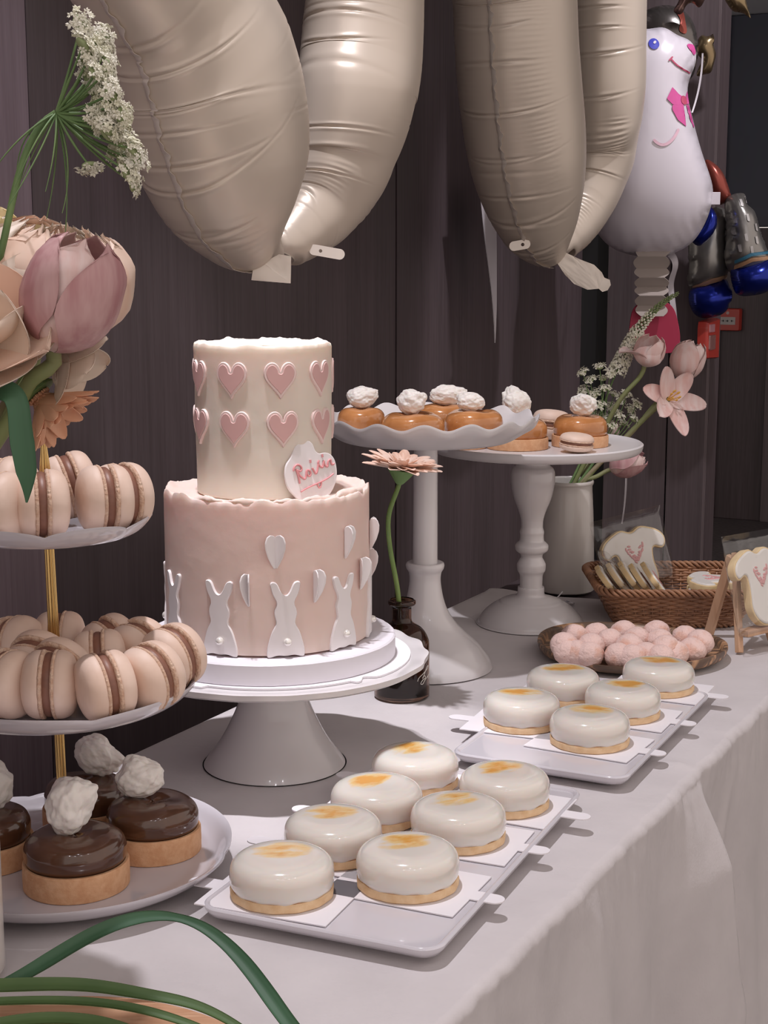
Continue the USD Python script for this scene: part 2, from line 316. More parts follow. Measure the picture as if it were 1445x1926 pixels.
def cloth():
    S = np.linspace(-.05, 1.845, 620); rad = .009
    back = [(NB - .004, .42)] + [(NB - .004, z) for z in np.linspace(.5, ZT - .012, 10)]
    arcb = [(NB + .008 - .012 * math.cos(a), ZT - .012 + .012 * math.sin(a)) for a in np.linspace(.2, PI / 2, 6)]
    top = [(n, ZT) for n in np.linspace(NB + .012, NF - .02, 110)]
    arcf = [(NF - rad + rad * math.sin(a), ZT - rad + rad * math.cos(a)) for a in np.linspace(.1, PI / 2, 10)]
    drop = [(NF, z) for z in np.linspace(ZT - rad - .004, .012, 150)]
    prof = np.array(back + arcb + top + arcf + drop); kind = np.r_[np.zeros(len(back) + len(arcb)), np.ones(len(top)), np.full(len(arcf), 2), np.full(len(drop), 3)]
    s = S[:, None] + 0 * prof[None, :, 0]; n = 0 * s + prof[None, :, 0]; z = 0 * s + prof[None, :, 1]
    dz = np.clip((ZT - rad - z) / (ZT - rad), 0, 1) * (kind >= 2)[None, :]
    # hanging folds of the front drop
    fold = (0.022 * np.sin(2 * PI * s / .31 + 1.2 * np.sin(s * 5) + .7) + .016 * np.sin(2 * PI * s / .125 + 2.1 * np.sin(s * 7))) * np.clip(dz * 1.7, 0, 1) ** .8
    fold += .010 * (meshkit.fbm(np.stack([s * 11, z * 4, 0 * s], -1), 4, 3) - .5) * np.clip(dz * 6, 0, 1)
    fold += .030 * dz + .02 * dz ** 2
    # the bunched pleat: a ridge that starts at the edge and runs down
    s_r = 1.285 + .05 * dz; lf = np.clip((s_r - s) / .010, 0, 1) * np.exp(-np.clip(s_r - s, 0, 9) / .16); rid = lf + .5 * np.exp(-((s - s_r + .008) / .010) ** 2) - .45 * np.exp(-((s - s_r - .03) / .022) ** 2)
    fold += rid * .017 * np.clip(dz * 10, 0, 1) * (1 - .35 * dz)
    dg = s - (1.30 + .42 * np.clip(.26 - dz, -1, 1)); fold += .009 * np.exp(-(dg / .012) ** 2) * np.exp(-((dz - .18) / .10) ** 2)
    n = n + fold
    edge = (kind >= 2)[None, :] * np.exp(-((z - ZT) / .05) ** 2)
    n = n + edge * .0030 * (meshkit.fbm(np.stack([s * 60, z * 30, 0 * s], -1), 3, 5) - .5) * 2
    near = np.exp(-((n - NF) / .03) ** 2) * (kind == 1)[None, :]
    z = z + near * .0014 * (meshkit.fbm(np.stack([s * 55, n * 20, 0 * s], -1), 3, 8) - .5) * 2
    # top: faint ironing creases and lifted wrinkles
    tp = (kind == 1)[None, :]
    z = z + tp * (.0011 * (meshkit.fbm(np.stack([s * 14, n * 9, 0 * s], -1), 4, 1) - .45)) 
    z = z + tp * .004 * np.exp(-((s - 1.283) / .012) ** 2) * np.exp(-((n - NF) / .055) ** 2)
    z = np.where(tp & (n < NF - .05), np.minimum(z, ZT), z)
    z = z + tp * .006 * np.clip((s - 1.79) / .06, 0, 1) * meshkit.noise(np.stack([s * 30, n * 22, 0 * s], -1), 4)
    s = s + (kind <= 2)[None, :] * np.clip((S[:, None] - 1.6) / .24, 0, 1) * (.03 * (meshkit.noise(np.stack([0 * s, n * 16, 0 * s], -1), 6) - .3) + .055 * np.clip((n - NB) / .3, 0, 1))
    p = s[..., None] * DT + n[..., None] * NT + z[..., None] * V(0, 0, 1)
    return sheet(p, .0012)
obj('tablecloth', cloth(), M_cloth, None, smooth=True, label='pale lilac-grey linen cloth draped over the serving table', cat='tablecloth')

ZT = 0.7502                                    # what stands on the cloth stands here
# ================================================================== trays with glazed mousse cakes
M_porc = mat('white_porcelain', 'ccc8ce', 0.12, coat_weight=.4, coat_roughness=.05)
M_porc2 = mat('ivory_porcelain', 'dcd9da', 0.16)
M_card = mat('white_card', 'e6e2e6', 0.7)
M_bisc = mat('biscuit_base', 'e6c8a2', 0.85, c2='d8b48a', scale=120, bump=.3, bscale=300, bdist=.001)
def glaze():
    return usdkit.material(stage, '/World/Looks/mirror_glaze', {
        'tc': ('texture_coordinate', {}), 'oi': ('object_info', {}), 'sc': ('math', {'math_type': 'multiply', 'value2': 37.0}), 'cx': ('combine_xyz', {'y': 3.0}),
        'ad': ('vector_math', {'math_type': 'add'}), 'mp': ('mapping', {'scale': (1.0, 2.0, 1.0)}), 'nz': ('noise_texture', {'scale': 34.0, 'detail': 4.0, 'roughness': .55}),
        'sx': ('separate_xyz', {}), 'of': ('math', {'math_type': 'add', 'value2': -.007}), 'x2': ('math', {'math_type': 'multiply'}), 'y2': ('math', {'math_type': 'multiply'}),
        'xs': ('math', {'math_type': 'multiply', 'value2': .40}), 'd': ('math', {'math_type': 'add'}), 'dm': ('map_range', {'from_min': 0., 'from_max': .00042, 'to_min': .74, 'to_max': 0., 'clamp': True}),
        'zt': ('map_range', {'from_min': .0255, 'from_max': .0275, 'to_min': 0., 'to_max': 1., 'clamp': True}),
        'mu': ('math', {'math_type': 'multiply'}), 'mz': ('math', {'math_type': 'multiply'}), 'rp': ('rgb_ramp', {'ramp': [(.20, lin('dbd4cc')), (.28, lin('e6c58e')), (.37, lin('dc9f4a'))]}),
        'p': ('principled_bsdf', {'roughness': .13, 'subsurface_weight': .25, 'subsurface_scale': .006, 'coat_weight': .5, 'coat_roughness': .04})},
        [('oi.random', 'sc.value1'), ('sc.value', 'cx.x'), ('tc.object', 'ad.vector1'), ('cx.vector', 'ad.vector2'), ('ad.vector', 'mp.vector'), ('mp.vector', 'nz.vector'),
         ('tc.object', 'sx.vector'), ('sx.y', 'of.value1'), ('of.value', 'y2.value1'), ('of.value', 'y2.value2'), ('sx.x', 'x2.value1'), ('sx.x', 'x2.value2'), ('x2.value', 'xs.value1'),
         ('xs.value', 'd.value1'), ('y2.value', 'd.value2'), ('d.value', 'dm.value'), ('dm.result', 'mu.value1'), ('nz.fac', 'mu.value2'), ('sx.z', 'zt.value'),
         ('mu.value', 'mz.value1'), ('zt.result', 'mz.value2'), ('mz.value', 'rp.fac'), ('rp.color', 'p.base_color')], surface='p.BSDF')
M_glaze = glaze()
def plate_rect(c, rz, Lx, Ly, h, rc=.016):
    t = thing('serving_tray', '', 'tray', c, rz)
    def rp(dx): return dense(sbox(-Lx / 2 + rc, -Ly / 2 + rc, Lx / 2 - rc, Ly / 2 - rc).buffer(rc - dx, 8), .004)
    b = dense(sbox(-Lx / 2 + rc, -Ly / 2 + rc, Lx / 2 - rc, Ly / 2 - rc).buffer(rc, 10), .003)
    z1 = h
    obj('dish', slab(b, [(.010, z1 - .0085), (.004, z1 - .0078), (.0008, z1 - .004), (0, z1 - .0012), (.0009, z1), (.0024, z1 + .0004), (.0042, z1 - .0006), (.0052, z1 - .0020)]), M_porc, t, smooth=50)
    obj('foot', slab(dense(sbox(-Lx / 2 + .022, -Ly / 2 + .022, Lx / 2 - .022, Ly / 2 - .022).buffer(.004), .004), [(0, 0), (0, z1 - .0083)]), M_porc, t)
    return t
def fit_tray(FL, FR, BR, z):                   # corners (front left, front right, back right) in the photo -> centre, size, heading
    a, b, c = P(*FL, z), P(*FR, z), P(*BR, z); u = c - b; L = np.linalg.norm(u); u /= L
    w = V(u[1], -u[0], 0); W = abs(np.dot(b - a, w)); ctr = b + u * L / 2 - w * W / 2
    return ctr, L, W, math.degrees(math.atan2(u[1], u[0])), u, w
TRAYS = []
for (FL, FR, BR, lab, zt) in [((372, 1700), (822, 1792), (1100, 1484), 'long white porcelain tray nearest the camera carrying seven glazed mousse cakes', .0135),
                              ((806, 1442), (1176, 1466), (1340, 1302), 'white porcelain tray behind the first one carrying five glazed mousse cakes', .0135)]:
    c, L, W, hd, u, w = fit_tray(FL, FR, BR, ZT + zt)
    t = plate_rect((c[0], c[1], ZT), hd, L, W, zt); data(t, lab); TRAYS.append((t, u, w, hd))
    print('tray', c, L, W, hd)
# one mousse cake, then its copies
def cake_mesh():
    pr = smooth_prof([(0, .0050), (.026, .0050), (.0325, .0058), (.0353, .0080), (.0361, .0110), (.0364, .0150), (.0361, .0190), (.0348, .0230), (.0318, .0263), (.0270, .0283), (.0195, .0291), (.0100, .0290), (0, .0287)], 56)
    def w(th, r, z): k = (z < .008) & (r > .03); return r + k * .0003 * np.sin(9 * th + 2 * np.sin(3 * th)), z - .0006 * k - k * .0005 * (np.sin(7 * th + 1) + np.sin(11 * th))
    return lathe(pr, 72, w)
def base_mesh(): return lathe([(0, 0), (.0345, 0), (.0358, .0010), (.0360, .0050), (.0350, .0066), (0, .0066)], 64, lambda th, r, z: (r + (r > .03) * .0003 * np.sin(13 * th), z))
def card_mesh(c, mat_, t):
    q = sbox(-.049, -.037, .049, .037).union(LineString([(.045, .002), (.064, .002)]).buffer(.0075, 12))
    obj('sheet', slab(q.simplify(.0001), [(0, 0), (0, .0009)]), M_card, t)
def place(px, py): return P(px, py + 6, ZT + .0135 - .0015)
rows = [  # centre of the biscuit base in the photo, tab side (-1 left, 1 right), tray, where it stands
    (531, 1677, -1, 0, 'nearest left mousse cake at the front corner of the near tray'), (767, 1659, 1, 0, 'nearest right mousse cake with a dense golden dab on the near tray'),
    (627, 1600, -1, 0, 'mousse cake of the second left position on the near tray, golden speck band'), (862, 1573, 1, 0, 'mousse cake with a broad golden smear in the middle right of the near tray'),
    (709, 1534, -1, 0, 'mousse cake with two faint golden patches, third on the left of the near tray'), (949, 1509, 1, 0, 'rear right mousse cake of the near tray, at its far corner'),
    (781, 1470, -1, 0, 'rearmost left mousse cake of the near tray, just before the second tray'),
    (981, 1357, -1, 1, 'front left mousse cake of the second tray, nearest the brown bottle'), (1109, 1392, 1, 1, 'front right mousse cake of the second tray, nearest its front edge'),
    (1059, 1308, -1, 1, 'rear left mousse cake of the second tray, before the bowl of doughnut balls'), (1171, 1340, 1, 1, 'middle right mousse cake of the second tray'),
    (1238, 1292, 1, 1, 'far right mousse cake at the back end of the second tray')]
CARD = ['front left cake of the near tray', 'front right cake of the near tray', 'second left cake of the near tray', 'second right cake of the near tray', 'third left cake of the near tray', 'rear right cake of the near tray', 'rear left cake of the near tray',
        'front left cake of the second tray', 'front right cake of the second tray', 'rear left cake of the second tray', 'middle right cake of the second tray', 'far right cake of the second tray']
m0 = c0 = None
for i, (px, py, sd, k, where) in enumerate(rows):
    t, u, w, hd = TRAYS[k]; q = place(px, py); tl = (hd - 90) + (0 if sd > 0 else 180) + [2, -1, -2, 1, 3, -2, 0, 4, -3, 2, 0, 1][i]
    cl = 'white card with pull tab under the ' + CARD[i]
    if m0 is None:
        c0 = thing('cake_card', cl, 'cake card', q, tl, 'cards under the mousse cakes'); card_mesh(None, None, c0)
        m0 = thing('mousse_cake', where, 'mousse cake', q + V(0, 0, .0009), hd - 60, 'glazed mousse cakes on the trays')
        obj('biscuit', base_mesh(), M_bisc, m0); obj('glaze', cake_mesh(), M_glaze, m0, smooth=True)
    else:
        copy_of(c0, q, tl, cl); copy_of(m0, q + V(0, 0, .0009), hd - 60 + [0, 15, 5, 20, 40, 25, 30, -10, -15, -5, -12, -20][i], where)
# ================================================================== the two-tier cake on its stand
c_st = P(517, 1433)
Zc = lambda row: ZC(c_st, row)
M_stand = mat('stand_white_glaze', 'd6d2d3', 0.22, coat_weight=.3, coat_roughness=.06)
M_paper = mat('pleated_foil_paper', 'dad6dc', 0.55)
M_pink = mat('pale_pink_buttercream', 'e2cac0', 0.62, c2='dcc1b7', scale=9, bump=.10, bscale=70, bdist=.003, subsurface_weight=.15, subsurface_scale=.008)
M_cream = mat('cream_buttercream', 'e4d8cb', 0.6, c2='ddd0c1', scale=9, bump=.10, bscale=70, bdist=.003, subsurface_weight=.15, subsurface_scale=.008)
M_fond = mat('white_fondant', 'e2dcdc', 0.6)
M_heart = mat('pink_fondant', 'd3a9a5', 0.6)
M_heart_rim = mat('pale_rim_fondant', 'e6cdc8', 0.55)
M_pearl = mat('sugar_pearl', 'e8e4de', 0.12, metallic=.35, coat_weight=.8)
M_icing = mat('pink_icing', 'd78f92', 0.4, coat_weight=.4)
M_vanilla = mat('whipped_cream', 'e8e2dc', 0.5, bump=.08, bscale=120, bdist=.002, subsurface_weight=.1, subsurface_scale=.003)
depc = DEP(c_st + V(0, 0, .1)); px_m = depc / FPX
zp = Zc(1226)                                   # top of the plate rim
ST_ = thing('cake_stand', 'white scalloped pedestal cake stand holding the two-tier pink cake', 'cake stand', c_st)
rp = RAD(V(c_st[0], c_st[1], zp), 292)
zl = zp - ZT
def scal(th, r, z): k = np.clip((r - rp * .88) / (rp * .12), 0, 1); return r * (1 + k * .009 * np.cos(20 * th)), z + k * .0005 * np.cos(20 * th)
obj('plate', lathe(smooth_prof([(0, zl - .012), (.05, zl - .011), (rp * .80, zl - .0095), (rp * .97, zl - .007), (rp, zl - .0025), (rp * .985, zl + .0002), (rp * .95, zl - .0006), (rp * .88, zl - .0022), (0, zl - .0024)], 60), 192, scal), M_stand, ST_, smooth=50)
ped = [(1316, 66), (1340, 76), (1370, 91), (1390, 103), (1410, 118), (1424, 129), (1434, 135), (1441, 137), (1446, 135)]
pr = [(0, 0)] + [(RAD(c_st, h) * .985, max(Zc(r) - ZT, 0.0)) for r, h in ped[::-1]] + [(RAD(c_st, 60), zl - .011), (0, zl - .0105)]
pr[1] = (pr[1][0], 0.0)
obj('pedestal', lathe(np.array(pr), 96), M_stand, ST_, smooth=60)
zb = zp - .0008                                  # plate surface
# paper-thin base card with a tab, drum, tiers
bc = thing('cake_board', 'flat white notched cake card between the stand and the thick cake drum', 'cake card', V(c_st[0], c_st[1], zb - .0013))
rc = RAD(V(c_st[0], c_st[1], zb), 258)
th = np.linspace(0, 2 * PI, 260, endpoint=False); va = math.atan2(-c_st[1], -c_st[0]) 
rr = rc * (1 - .07 * np.exp(-((np.angle(np.exp(1j * (th - va - .72)))) / .055) ** 2) - .05 * (np.angle(np.exp(1j * (th - va - .60))) < 0) * (np.angle(np.exp(1j * (th - va + .5))) > 0))
obj('sheet', slab(Polygon(np.c_[rr * np.cos(th), rr * np.sin(th)]).buffer(-.001).buffer(.001), [(0, 0), (0, .0016)]), M_card, bc)
zd0, zd1 = zb + .0004, Zc(1189)
hx = -.0025                                     # the drum and cake sit a touch left of the stand's axis
dr = thing('cake_drum', 'thick round white cake drum with pleated paper edge under the lower tier', 'cake drum', V(c_st[0] + hx, c_st[1], zd0))
rd = RAD(V(c_st[0], c_st[1], zd1), 235); hd_ = zd1 - zd0
obj('board', lathe([(0, 0), (rd - .001, 0), (rd, .0008), (rd, hd_ - .0012), (rd - .0014, hd_), (0, hd_)], 180, lambda t, r, z: (r + (r > rd - .003) * .0005 * (np.sign(np.sin(60 * t + 2.5 * np.sin(7 * t))) * .5 + .5) * (meshkit.noise(np.stack([t * 9, 0 * t, 0 * t], -1), 3)), z)), M_paper, dr, smooth=25)
ck = thing('birthday_cake', 'two-tier pale pink and cream cake with fondant rabbits and pink hearts', 'cake', V(c_st[0] + hx - .0015, c_st[1], zd1))
r1 = RAD(c_st + V(0, 0, .2), 191.5); r2 = RAD(c_st + V(0, 0, .3), 126)
h1 = Zc(918) - zd1; h2 = Zc(655) - Zc(934)
phi0 = math.atan2(-(c_st[1]), -(c_st[0] + hx))   # direction from the cake to the camera
def tier(r, h, seed, ridge, taper=0.0):
    prof = smooth_prof([(r * .3, -.0002), (r * .985, 0), (r, .002)], 8).tolist() + [(r, z) for z in np.linspace(.004, h - .003, 40)] + [(r - .0006, h - .001), (r - .002, h), (r - .006, h - .0012), (r - .012, h - .0022), (r * .6, h - .0026), (r * .2, h - .0026), (0, h - .0026)]
    def w(t, r_, z):
        P3 = np.stack([np.cos(t) * r_ * 60, np.sin(t) * r_ * 60, z * 60], -1)
        side = (r_ > r * .97); n = meshkit.fbm(P3 * .55, 4, seed) - .5
        r2_ = r_ * (1 + taper * np.clip(z / h, 0, 1)) + side * n * .0006
        top = np.clip((z - (h - .004)) / .003, 0, 1) * np.clip((r_ - r + .014) / .012, 0, 1)
        tt = np.concatenate([np.cos(t) * 9 + 0 * z, np.sin(t) * 9 + 0 * z], 1).reshape(2, *z.shape) if False else None
        k = meshkit.fbm(np.stack([np.cos(t) * 5 + 0 * z, np.sin(t) * 5 + 0 * z, r_ * 90], -1), 4, seed + 3)
        k2 = meshkit.noise(np.stack([np.cos(t) * 22 + 0 * z, np.sin(t) * 22 + 0 * z, r_ * 60], -1), seed + 9)
        return r2_ + top * (k2 - .5) * .0016 * ridge, z + top * ridge * (.0062 * np.clip(k - .40, 0, 1) * 2.2 + .0016 * k2) + (r_ < r * .9) * (z > h * .5) * (k - .5) * .002
    return lathe(np.array(prof), 260, w)
t1 = obj('lower_tier', tier(r1, h1, 2, 1.0), M_pink, ck, smooth=60, label='pale pink lower tier')
t2 = obj('upper_tier', shift(tier(r2, h2, 12, .45, .022), (-.002, 0, h1 - .003)), M_cream, ck, smooth=60, label='cream upper tier')
# swirls of smeared icing on the ledge of the lower tier
for a, L, w_, hh, sd in [(-.62, .030, .005, .006, 1), (-.18, .036, .005, .005, 2), (.25, .030, .004, .005, 3), (.62, .034, .006, .005, 4), (.98, .024, .008, .010, 5), (1.35, .03, .005, .005, 6), (-1.1, .024, .004, .004, 7)]:
    aa = phi0 + a; pp = []
    for u in np.linspace(-1, 1, 24):
        ang = aa + u * L / r1 / 2 * 2; rr_ = r1 - .006 + .003 * math.sin(u * 3 + sd)
        pp.append((rr_ * math.cos(ang), rr_ * math.sin(ang), h1 - .001 + hh * .35 * (1 - u * u) + .0012 * math.sin(5 * u + sd)))
    v, f = tube(pp, [w_ * .55 * (1 - u * u * .9) for u in np.linspace(-1, 1, 24)], 12)
    v = v + (meshkit.fbm(v * 220, 3, sd)[:, None] - .5) * .0035
    obj('icing_ridge', (v, f), M_pink, ck, smooth=60)
# wrap flat decorations on a tier: x along the arc, y up, z outwards
def wrap(m, r, ang, z, dx=0.0):
    v, f = pts(m); a = phi0 + ang + v[:, 0] / r; R_ = r + v[:, 2]
    return np.stack([R_ * np.cos(a) + dx, R_ * np.sin(a), z + v[:, 1]], 1), f
def remesh(m, k=0.003):                         # split long triangles so that a flat piece can follow the curve
    v, f = pts(m); t = trimesh.Trimesh(v, f, process=True)
    v2, f2 = trimesh.remesh.subdivide_to_size(t.vertices, t.faces, k, max_iter=8); return v2, f2
t_ = np.linspace(0, 2 * PI, 60, endpoint=False)
def heart(w, h):
    x = 16 * np.sin(t_) ** 3; y = 13 * np.cos(t_) - 5 * np.cos(2 * t_) - 2 * np.cos(3 * t_) - np.cos(4 * t_)
    return Polygon(np.c_[x / 32 * w, (y - y.min()) / (y.max() - y.min()) * h - h / 2]).buffer(-.0006).buffer(.0006)
wp, hp = 58 * px_m, 68 * px_m
hpoly = dense(heart(wp, hp), .0012); rim = remesh(slab(hpoly, [(0, -.0006), (0, .0018), (.0006, .0026), (.0022, .0026)])); core = remesh(slab(dense(hpoly.buffer(-.0021), .0012), [(0, .0020), (0, .0027), (.0004, .0030)]))
for row, off, z in ((0, 0.0, Zc(708)), (1, .03, Zc(796))):
    for k in range(9):
        a = math.radians(-66 + 40 * k) + off
        h_ = obj('heart', wrap(rim, r2, a, z - zd1, -.002), M_heart_rim, ck, smooth=50, label='pale rimmed pink heart on the upper tier')
        obj('heart_centre', wrap(core, r2, a, z - zd1, -.002), M_heart, h_, smooth=50)
# rabbits, each with a pearl tail
hb = 136 * px_m
bun = [(-.235, 0), (-.12, .02), (0, .012), (.12, .02), (.235, 0), (.245, .08), (.215, .22), (.165, .36), (.125, .45), (.145, .56), (.135, .64), (.115, .70), (.15, .80), (.19, .92), (.185, .985), (.14, .99), (.07, .89), (.0, .81), (-.07, .89), (-.14, .99), (-.185, .985), (-.19, .92), (-.15, .80), (-.115, .70), (-.135, .64), (-.145, .56), (-.125, .45), (-.165, .36), (-.215, .22), (-.245, .08)]
bp = dense(spline_poly(np.array(bun) * hb, 160), .0014); bm = remesh(slab(bp, [(0, -.0006), (0, .0014), (.0006, .0022)]), .004)
for k in range(10):
    a = math.radians(-62.5 + 35.8 * k)
    b_ = obj('rabbit', wrap(bm, r1, a, .0008), M_fond, ck, smooth=50, label='flat white fondant rabbit on the lower tier')
    obj('pearl', shift(ball(7.4 * px_m, 2), wrap((np.array([[.001, hb * .2, .0030]]), np.array([[0, 0, 0]])), r1, a, .0008)[0][0]), M_pearl, b_, smooth=True)
# folded white hearts: two leaves that stand off the side along a spine
hw, hh = 46 * px_m, 64 * px_m
half = [(0, -.5), (.16, -.34), (.34, -.12), (.46, .12), (.48, .30), (.40, .44), (.24, .50), (.08, .47), (0, .40)]
hpl = dense(Polygon(np.array(half) * V(hw, hh)).buffer(-.0008).buffer(.0008), .0012)
leaf = slab(hpl, [(.0004, -.0006), (0, -.0003), (0, .0003), (.0004, .0006)])
ZR1, ZR2 = Zc(1003) - zd1, Zc(1070) - zd1
for z, a, lo_, ro_ in [(ZR1, 4, 35, 40), (ZR1 + .002, 46, 85, 25), (ZR1, 82, 60, 40), (ZR2, -10, 55, 82), (ZR2 + .001, 25, 85, 40), (ZR2 + .003, 61, 40, 55), (ZR2, 97, 50, 50), (ZR1, 118, 50, 50)]:
    a = math.radians(a)
    fh = obj('folded_heart', shift(xf(leaf, np.array([[0, 0, 0], [0, 0, 0], [0, 0, 0]]) + rotz(0)), (0, 0, 0)) if False else None or (lambda m: m)(
        (lambda v, f: (np.stack([(r1 + v[:, 0] * math.sin(math.radians(ro_)) + .0004) * math.cos(phi0 + a) - (v[:, 0] * math.cos(math.radians(ro_)) + v[:, 2]) * math.sin(phi0 + a),
                                 (r1 + v[:, 0] * math.sin(math.radians(ro_)) + .0004) * math.sin(phi0 + a) + (v[:, 0] * math.cos(math.radians(ro_)) + v[:, 2]) * math.cos(phi0 + a), z + v[:, 1]], 1), f))(*pts(leaf))), M_fond, ck, smooth=40, label='white fondant heart folded open like wings')
    v, f = pts(leaf); so, co = math.sin(math.radians(lo_)), math.cos(math.radians(lo_))
    v2 = np.stack([(r1 + v[:, 0] * so + .0004) * math.cos(phi0 + a) + (v[:, 0] * co + v[:, 2]) * math.sin(phi0 + a), (r1 + v[:, 0] * so + .0004) * math.sin(phi0 + a) - (v[:, 0] * co + v[:, 2]) * math.cos(phi0 + a), z + v[:, 1]], 1)
    obj('wing', (v2, f[:, ::-1]), M_fond, fh, smooth=40)
# name plaque leaning on the upper tier: outline and piping traced on the plaque's own plane
zl1 = Zc(936)
ang_p = phi0 + math.radians(32); nrm = V(math.cos(ang_p), math.sin(ang_p), .12); nrm /= np.linalg.norm(nrm)
ORI_c = ORI[str(ck.GetPath())]
base_p = ORI_c + V((r2 + .006) * math.cos(ang_p) - .002, (r2 + .006) * math.sin(ang_p), h1 - .002)
ux = np.cross(V(0, 0, 1), nrm); ux /= np.linalg.norm(ux); uy = np.cross(nrm, ux)
def onp(px, py):                                # photo point -> plaque plane (x, y)
    r = ray(px, py); q = CAM + r * (np.dot(base_p - CAM, nrm) / np.dot(r, nrm)); d = q - base_p; return (np.dot(d, ux), np.dot(d, uy))
cr = lambda x, y: onp(520 + x / 10.32, 800 + y / 10.32)
out = [(560, 285), (650, 310), (715, 380), (760, 490), (830, 545), (930, 530), (1040, 555), (1120, 640), (1170, 800), (1180, 960), (1150, 1120), (1080, 1280), (980, 1400), (800, 1450), (600, 1470), (470, 1470), (350, 1370), (250, 1250), (185, 1080), (172, 900), (200, 760), (270, 640), (330, 500), (400, 370), (480, 305)]
pl = dense(spline_poly([cr(*q) for q in out], 120), .0014)
Mp = np.eye(4); Mp[:3, :3] = np.stack([ux, uy, nrm], 1); Mp[:3, 3] = base_p
pq = obj('name_plaque', xf(slab(pl, [(.0006, -.0022), (0, -.0018), (0, -.0004), (.0006, 0)]), Mp), M_fond, ck, smooth=45, world=True, label='white fondant plaque with pink piped name')
strokes = [[(330, 890), (345, 810), (400, 765), (460, 790), (485, 850), (450, 890), (385, 865), (390, 870), (440, 960), (490, 1010), (545, 1040), (570, 960), (590, 870)],
           [(370, 850), (410, 960), (440, 1080), (450, 1130)], [(590, 870), (640, 880), (660, 920), (640, 985), (600, 960), (600, 880)], [(690, 830), (720, 880), (760, 935), (790, 870), (815, 700)],
           [(650, 670), (655, 730)], [(880, 560), (888, 620)], [(815, 700), (850, 800), (885, 815), (905, 740), (915, 690), (930, 760), (985, 800), (1000, 700), (1040, 665), (1060, 740), (1115, 740)],
           [(470, 1290), (700, 1165), (880, 1085), (1100, 935)], [(790, 1140), (830, 1210), (870, 1110)]]
for k, s_ in enumerate(strokes):
    q = [cr(*p) for p in s_]; pth = curve([(a, b, .0006 if len(s_) > 2 else .0008) for a, b in q], max(6, len(s_) * 6))
    obj('piping', xf(tube(pth, .00085 if k < 7 else .0007, 8), Mp), M_icing, pq, smooth=60, world=True, label='pink piped icing stroke')
# ================================================================== tartlets, quenelles, macarons
M_crust = mat('tart_shell', 'deb088', 0.85, c2='d19d74', scale=160, bump=.35, bscale=500, bdist=.001)
M_choc = mat('dark_chocolate_glaze', '61402c', 0.16, c2='4c3022', scale=28, coat_weight=.6, coat_roughness=.06)
M_caramel = mat('caramel_glaze', 'c98a55', 0.16, c2='ac7040', scale=40, coat_weight=.6, coat_roughness=.06)
M_mac = mat('macaron_shell', 'e6cdbd', 0.55, c2='deC2b0', scale=40, bump=.12, bscale=200, bdist=.001)
M_foot = mat('macaron_foot', 'dfc2ac', 0.9, c2='cfa990', scale=220, bump=.9, bscale=420, bdist=.002)
M_fill = mat('mocha_ganache', '8d6250', 0.45, c2='7a5244', scale=80)
def tart(label, q, r, hc, hd, glaze, quen, seed, group, sq=None, rim=1.0):
    """q: centre of the base; r: shell radius; hc: shell height; hd: dome height; quen: (dx, dy, length, width, height, turn, tilt)"""
    t = thing('tartlet', label, 'tartlet', q, 0, group)
    obj('shell', lathe([(0, 0), (r * .985, 0), (r, .0008), (r * 1.005, hc * .5), (r, hc - .001), (r * .985, hc), (r * .93, hc), (r * .92, hc - .002), (0, hc - .002)], 72, lambda th, a, z: (a * (1 + .006 * np.sin(3 * th + seed)), z)), M_crust, t, smooth=40)
    rd = r * .955
    obj('glaze', shift(lathe(smooth_prof([(rd * .90, -.0012), (rd * .96, .0004), (rd * .995, hd * .22), (rd, hd * .42), (rd * .965, hd * .65), (rd * .84, hd * .87), (rd * .62, hd * .985), (rd * .40, hd * .99), (rd * .2, hd * .93), (0, hd * .91)], 50), 72, lambda th, a, z: (a * (1 + .012 * np.sin(2 * th + seed)), z * (1 + .03 * np.sin(3 * th + seed * 2)))), (0, 0, hc)), glaze, t, smooth=True)
    if quen:
        dx, dy, L, W, H, turn, tilt = quen
        v, f = rough_ball(1, (1, 1, 1), seed, .13, 1.5, 5)
        rs = np.random.RandomState(seed); d = rs.randn(3); d[2] = abs(d[2]) + .4; d /= np.linalg.norm(d)
        k = v @ d; v = v + d * (np.clip(k - .78, 0, 1) * 1.5)[:, None]                      # a little peak left by the spoon
        v[:, 1] *= 1 - .18 * np.tanh(v[:, 0]); rd_ = v / np.linalg.norm(v, axis=1, keepdims=True); v += rd_ * ((meshkit.fbm(v * 2.4 + 3, 2, seed + 1) - .5) * .26 - np.abs(meshkit.noise(v * V(1.5, 4, 1.5) + seed, seed) - .5) * .10)[:, None]
        v = v * V(L / 2, W / 2, H / 1.75) @ (rotz(turn) @ roty(tilt)).T
        v = v - V(0, 0, v[:, 2].min()) + V(dx, dy, hc + hd * .93)
        obj('cream', (v, f), M_vanilla, t, smooth=True)
    return t
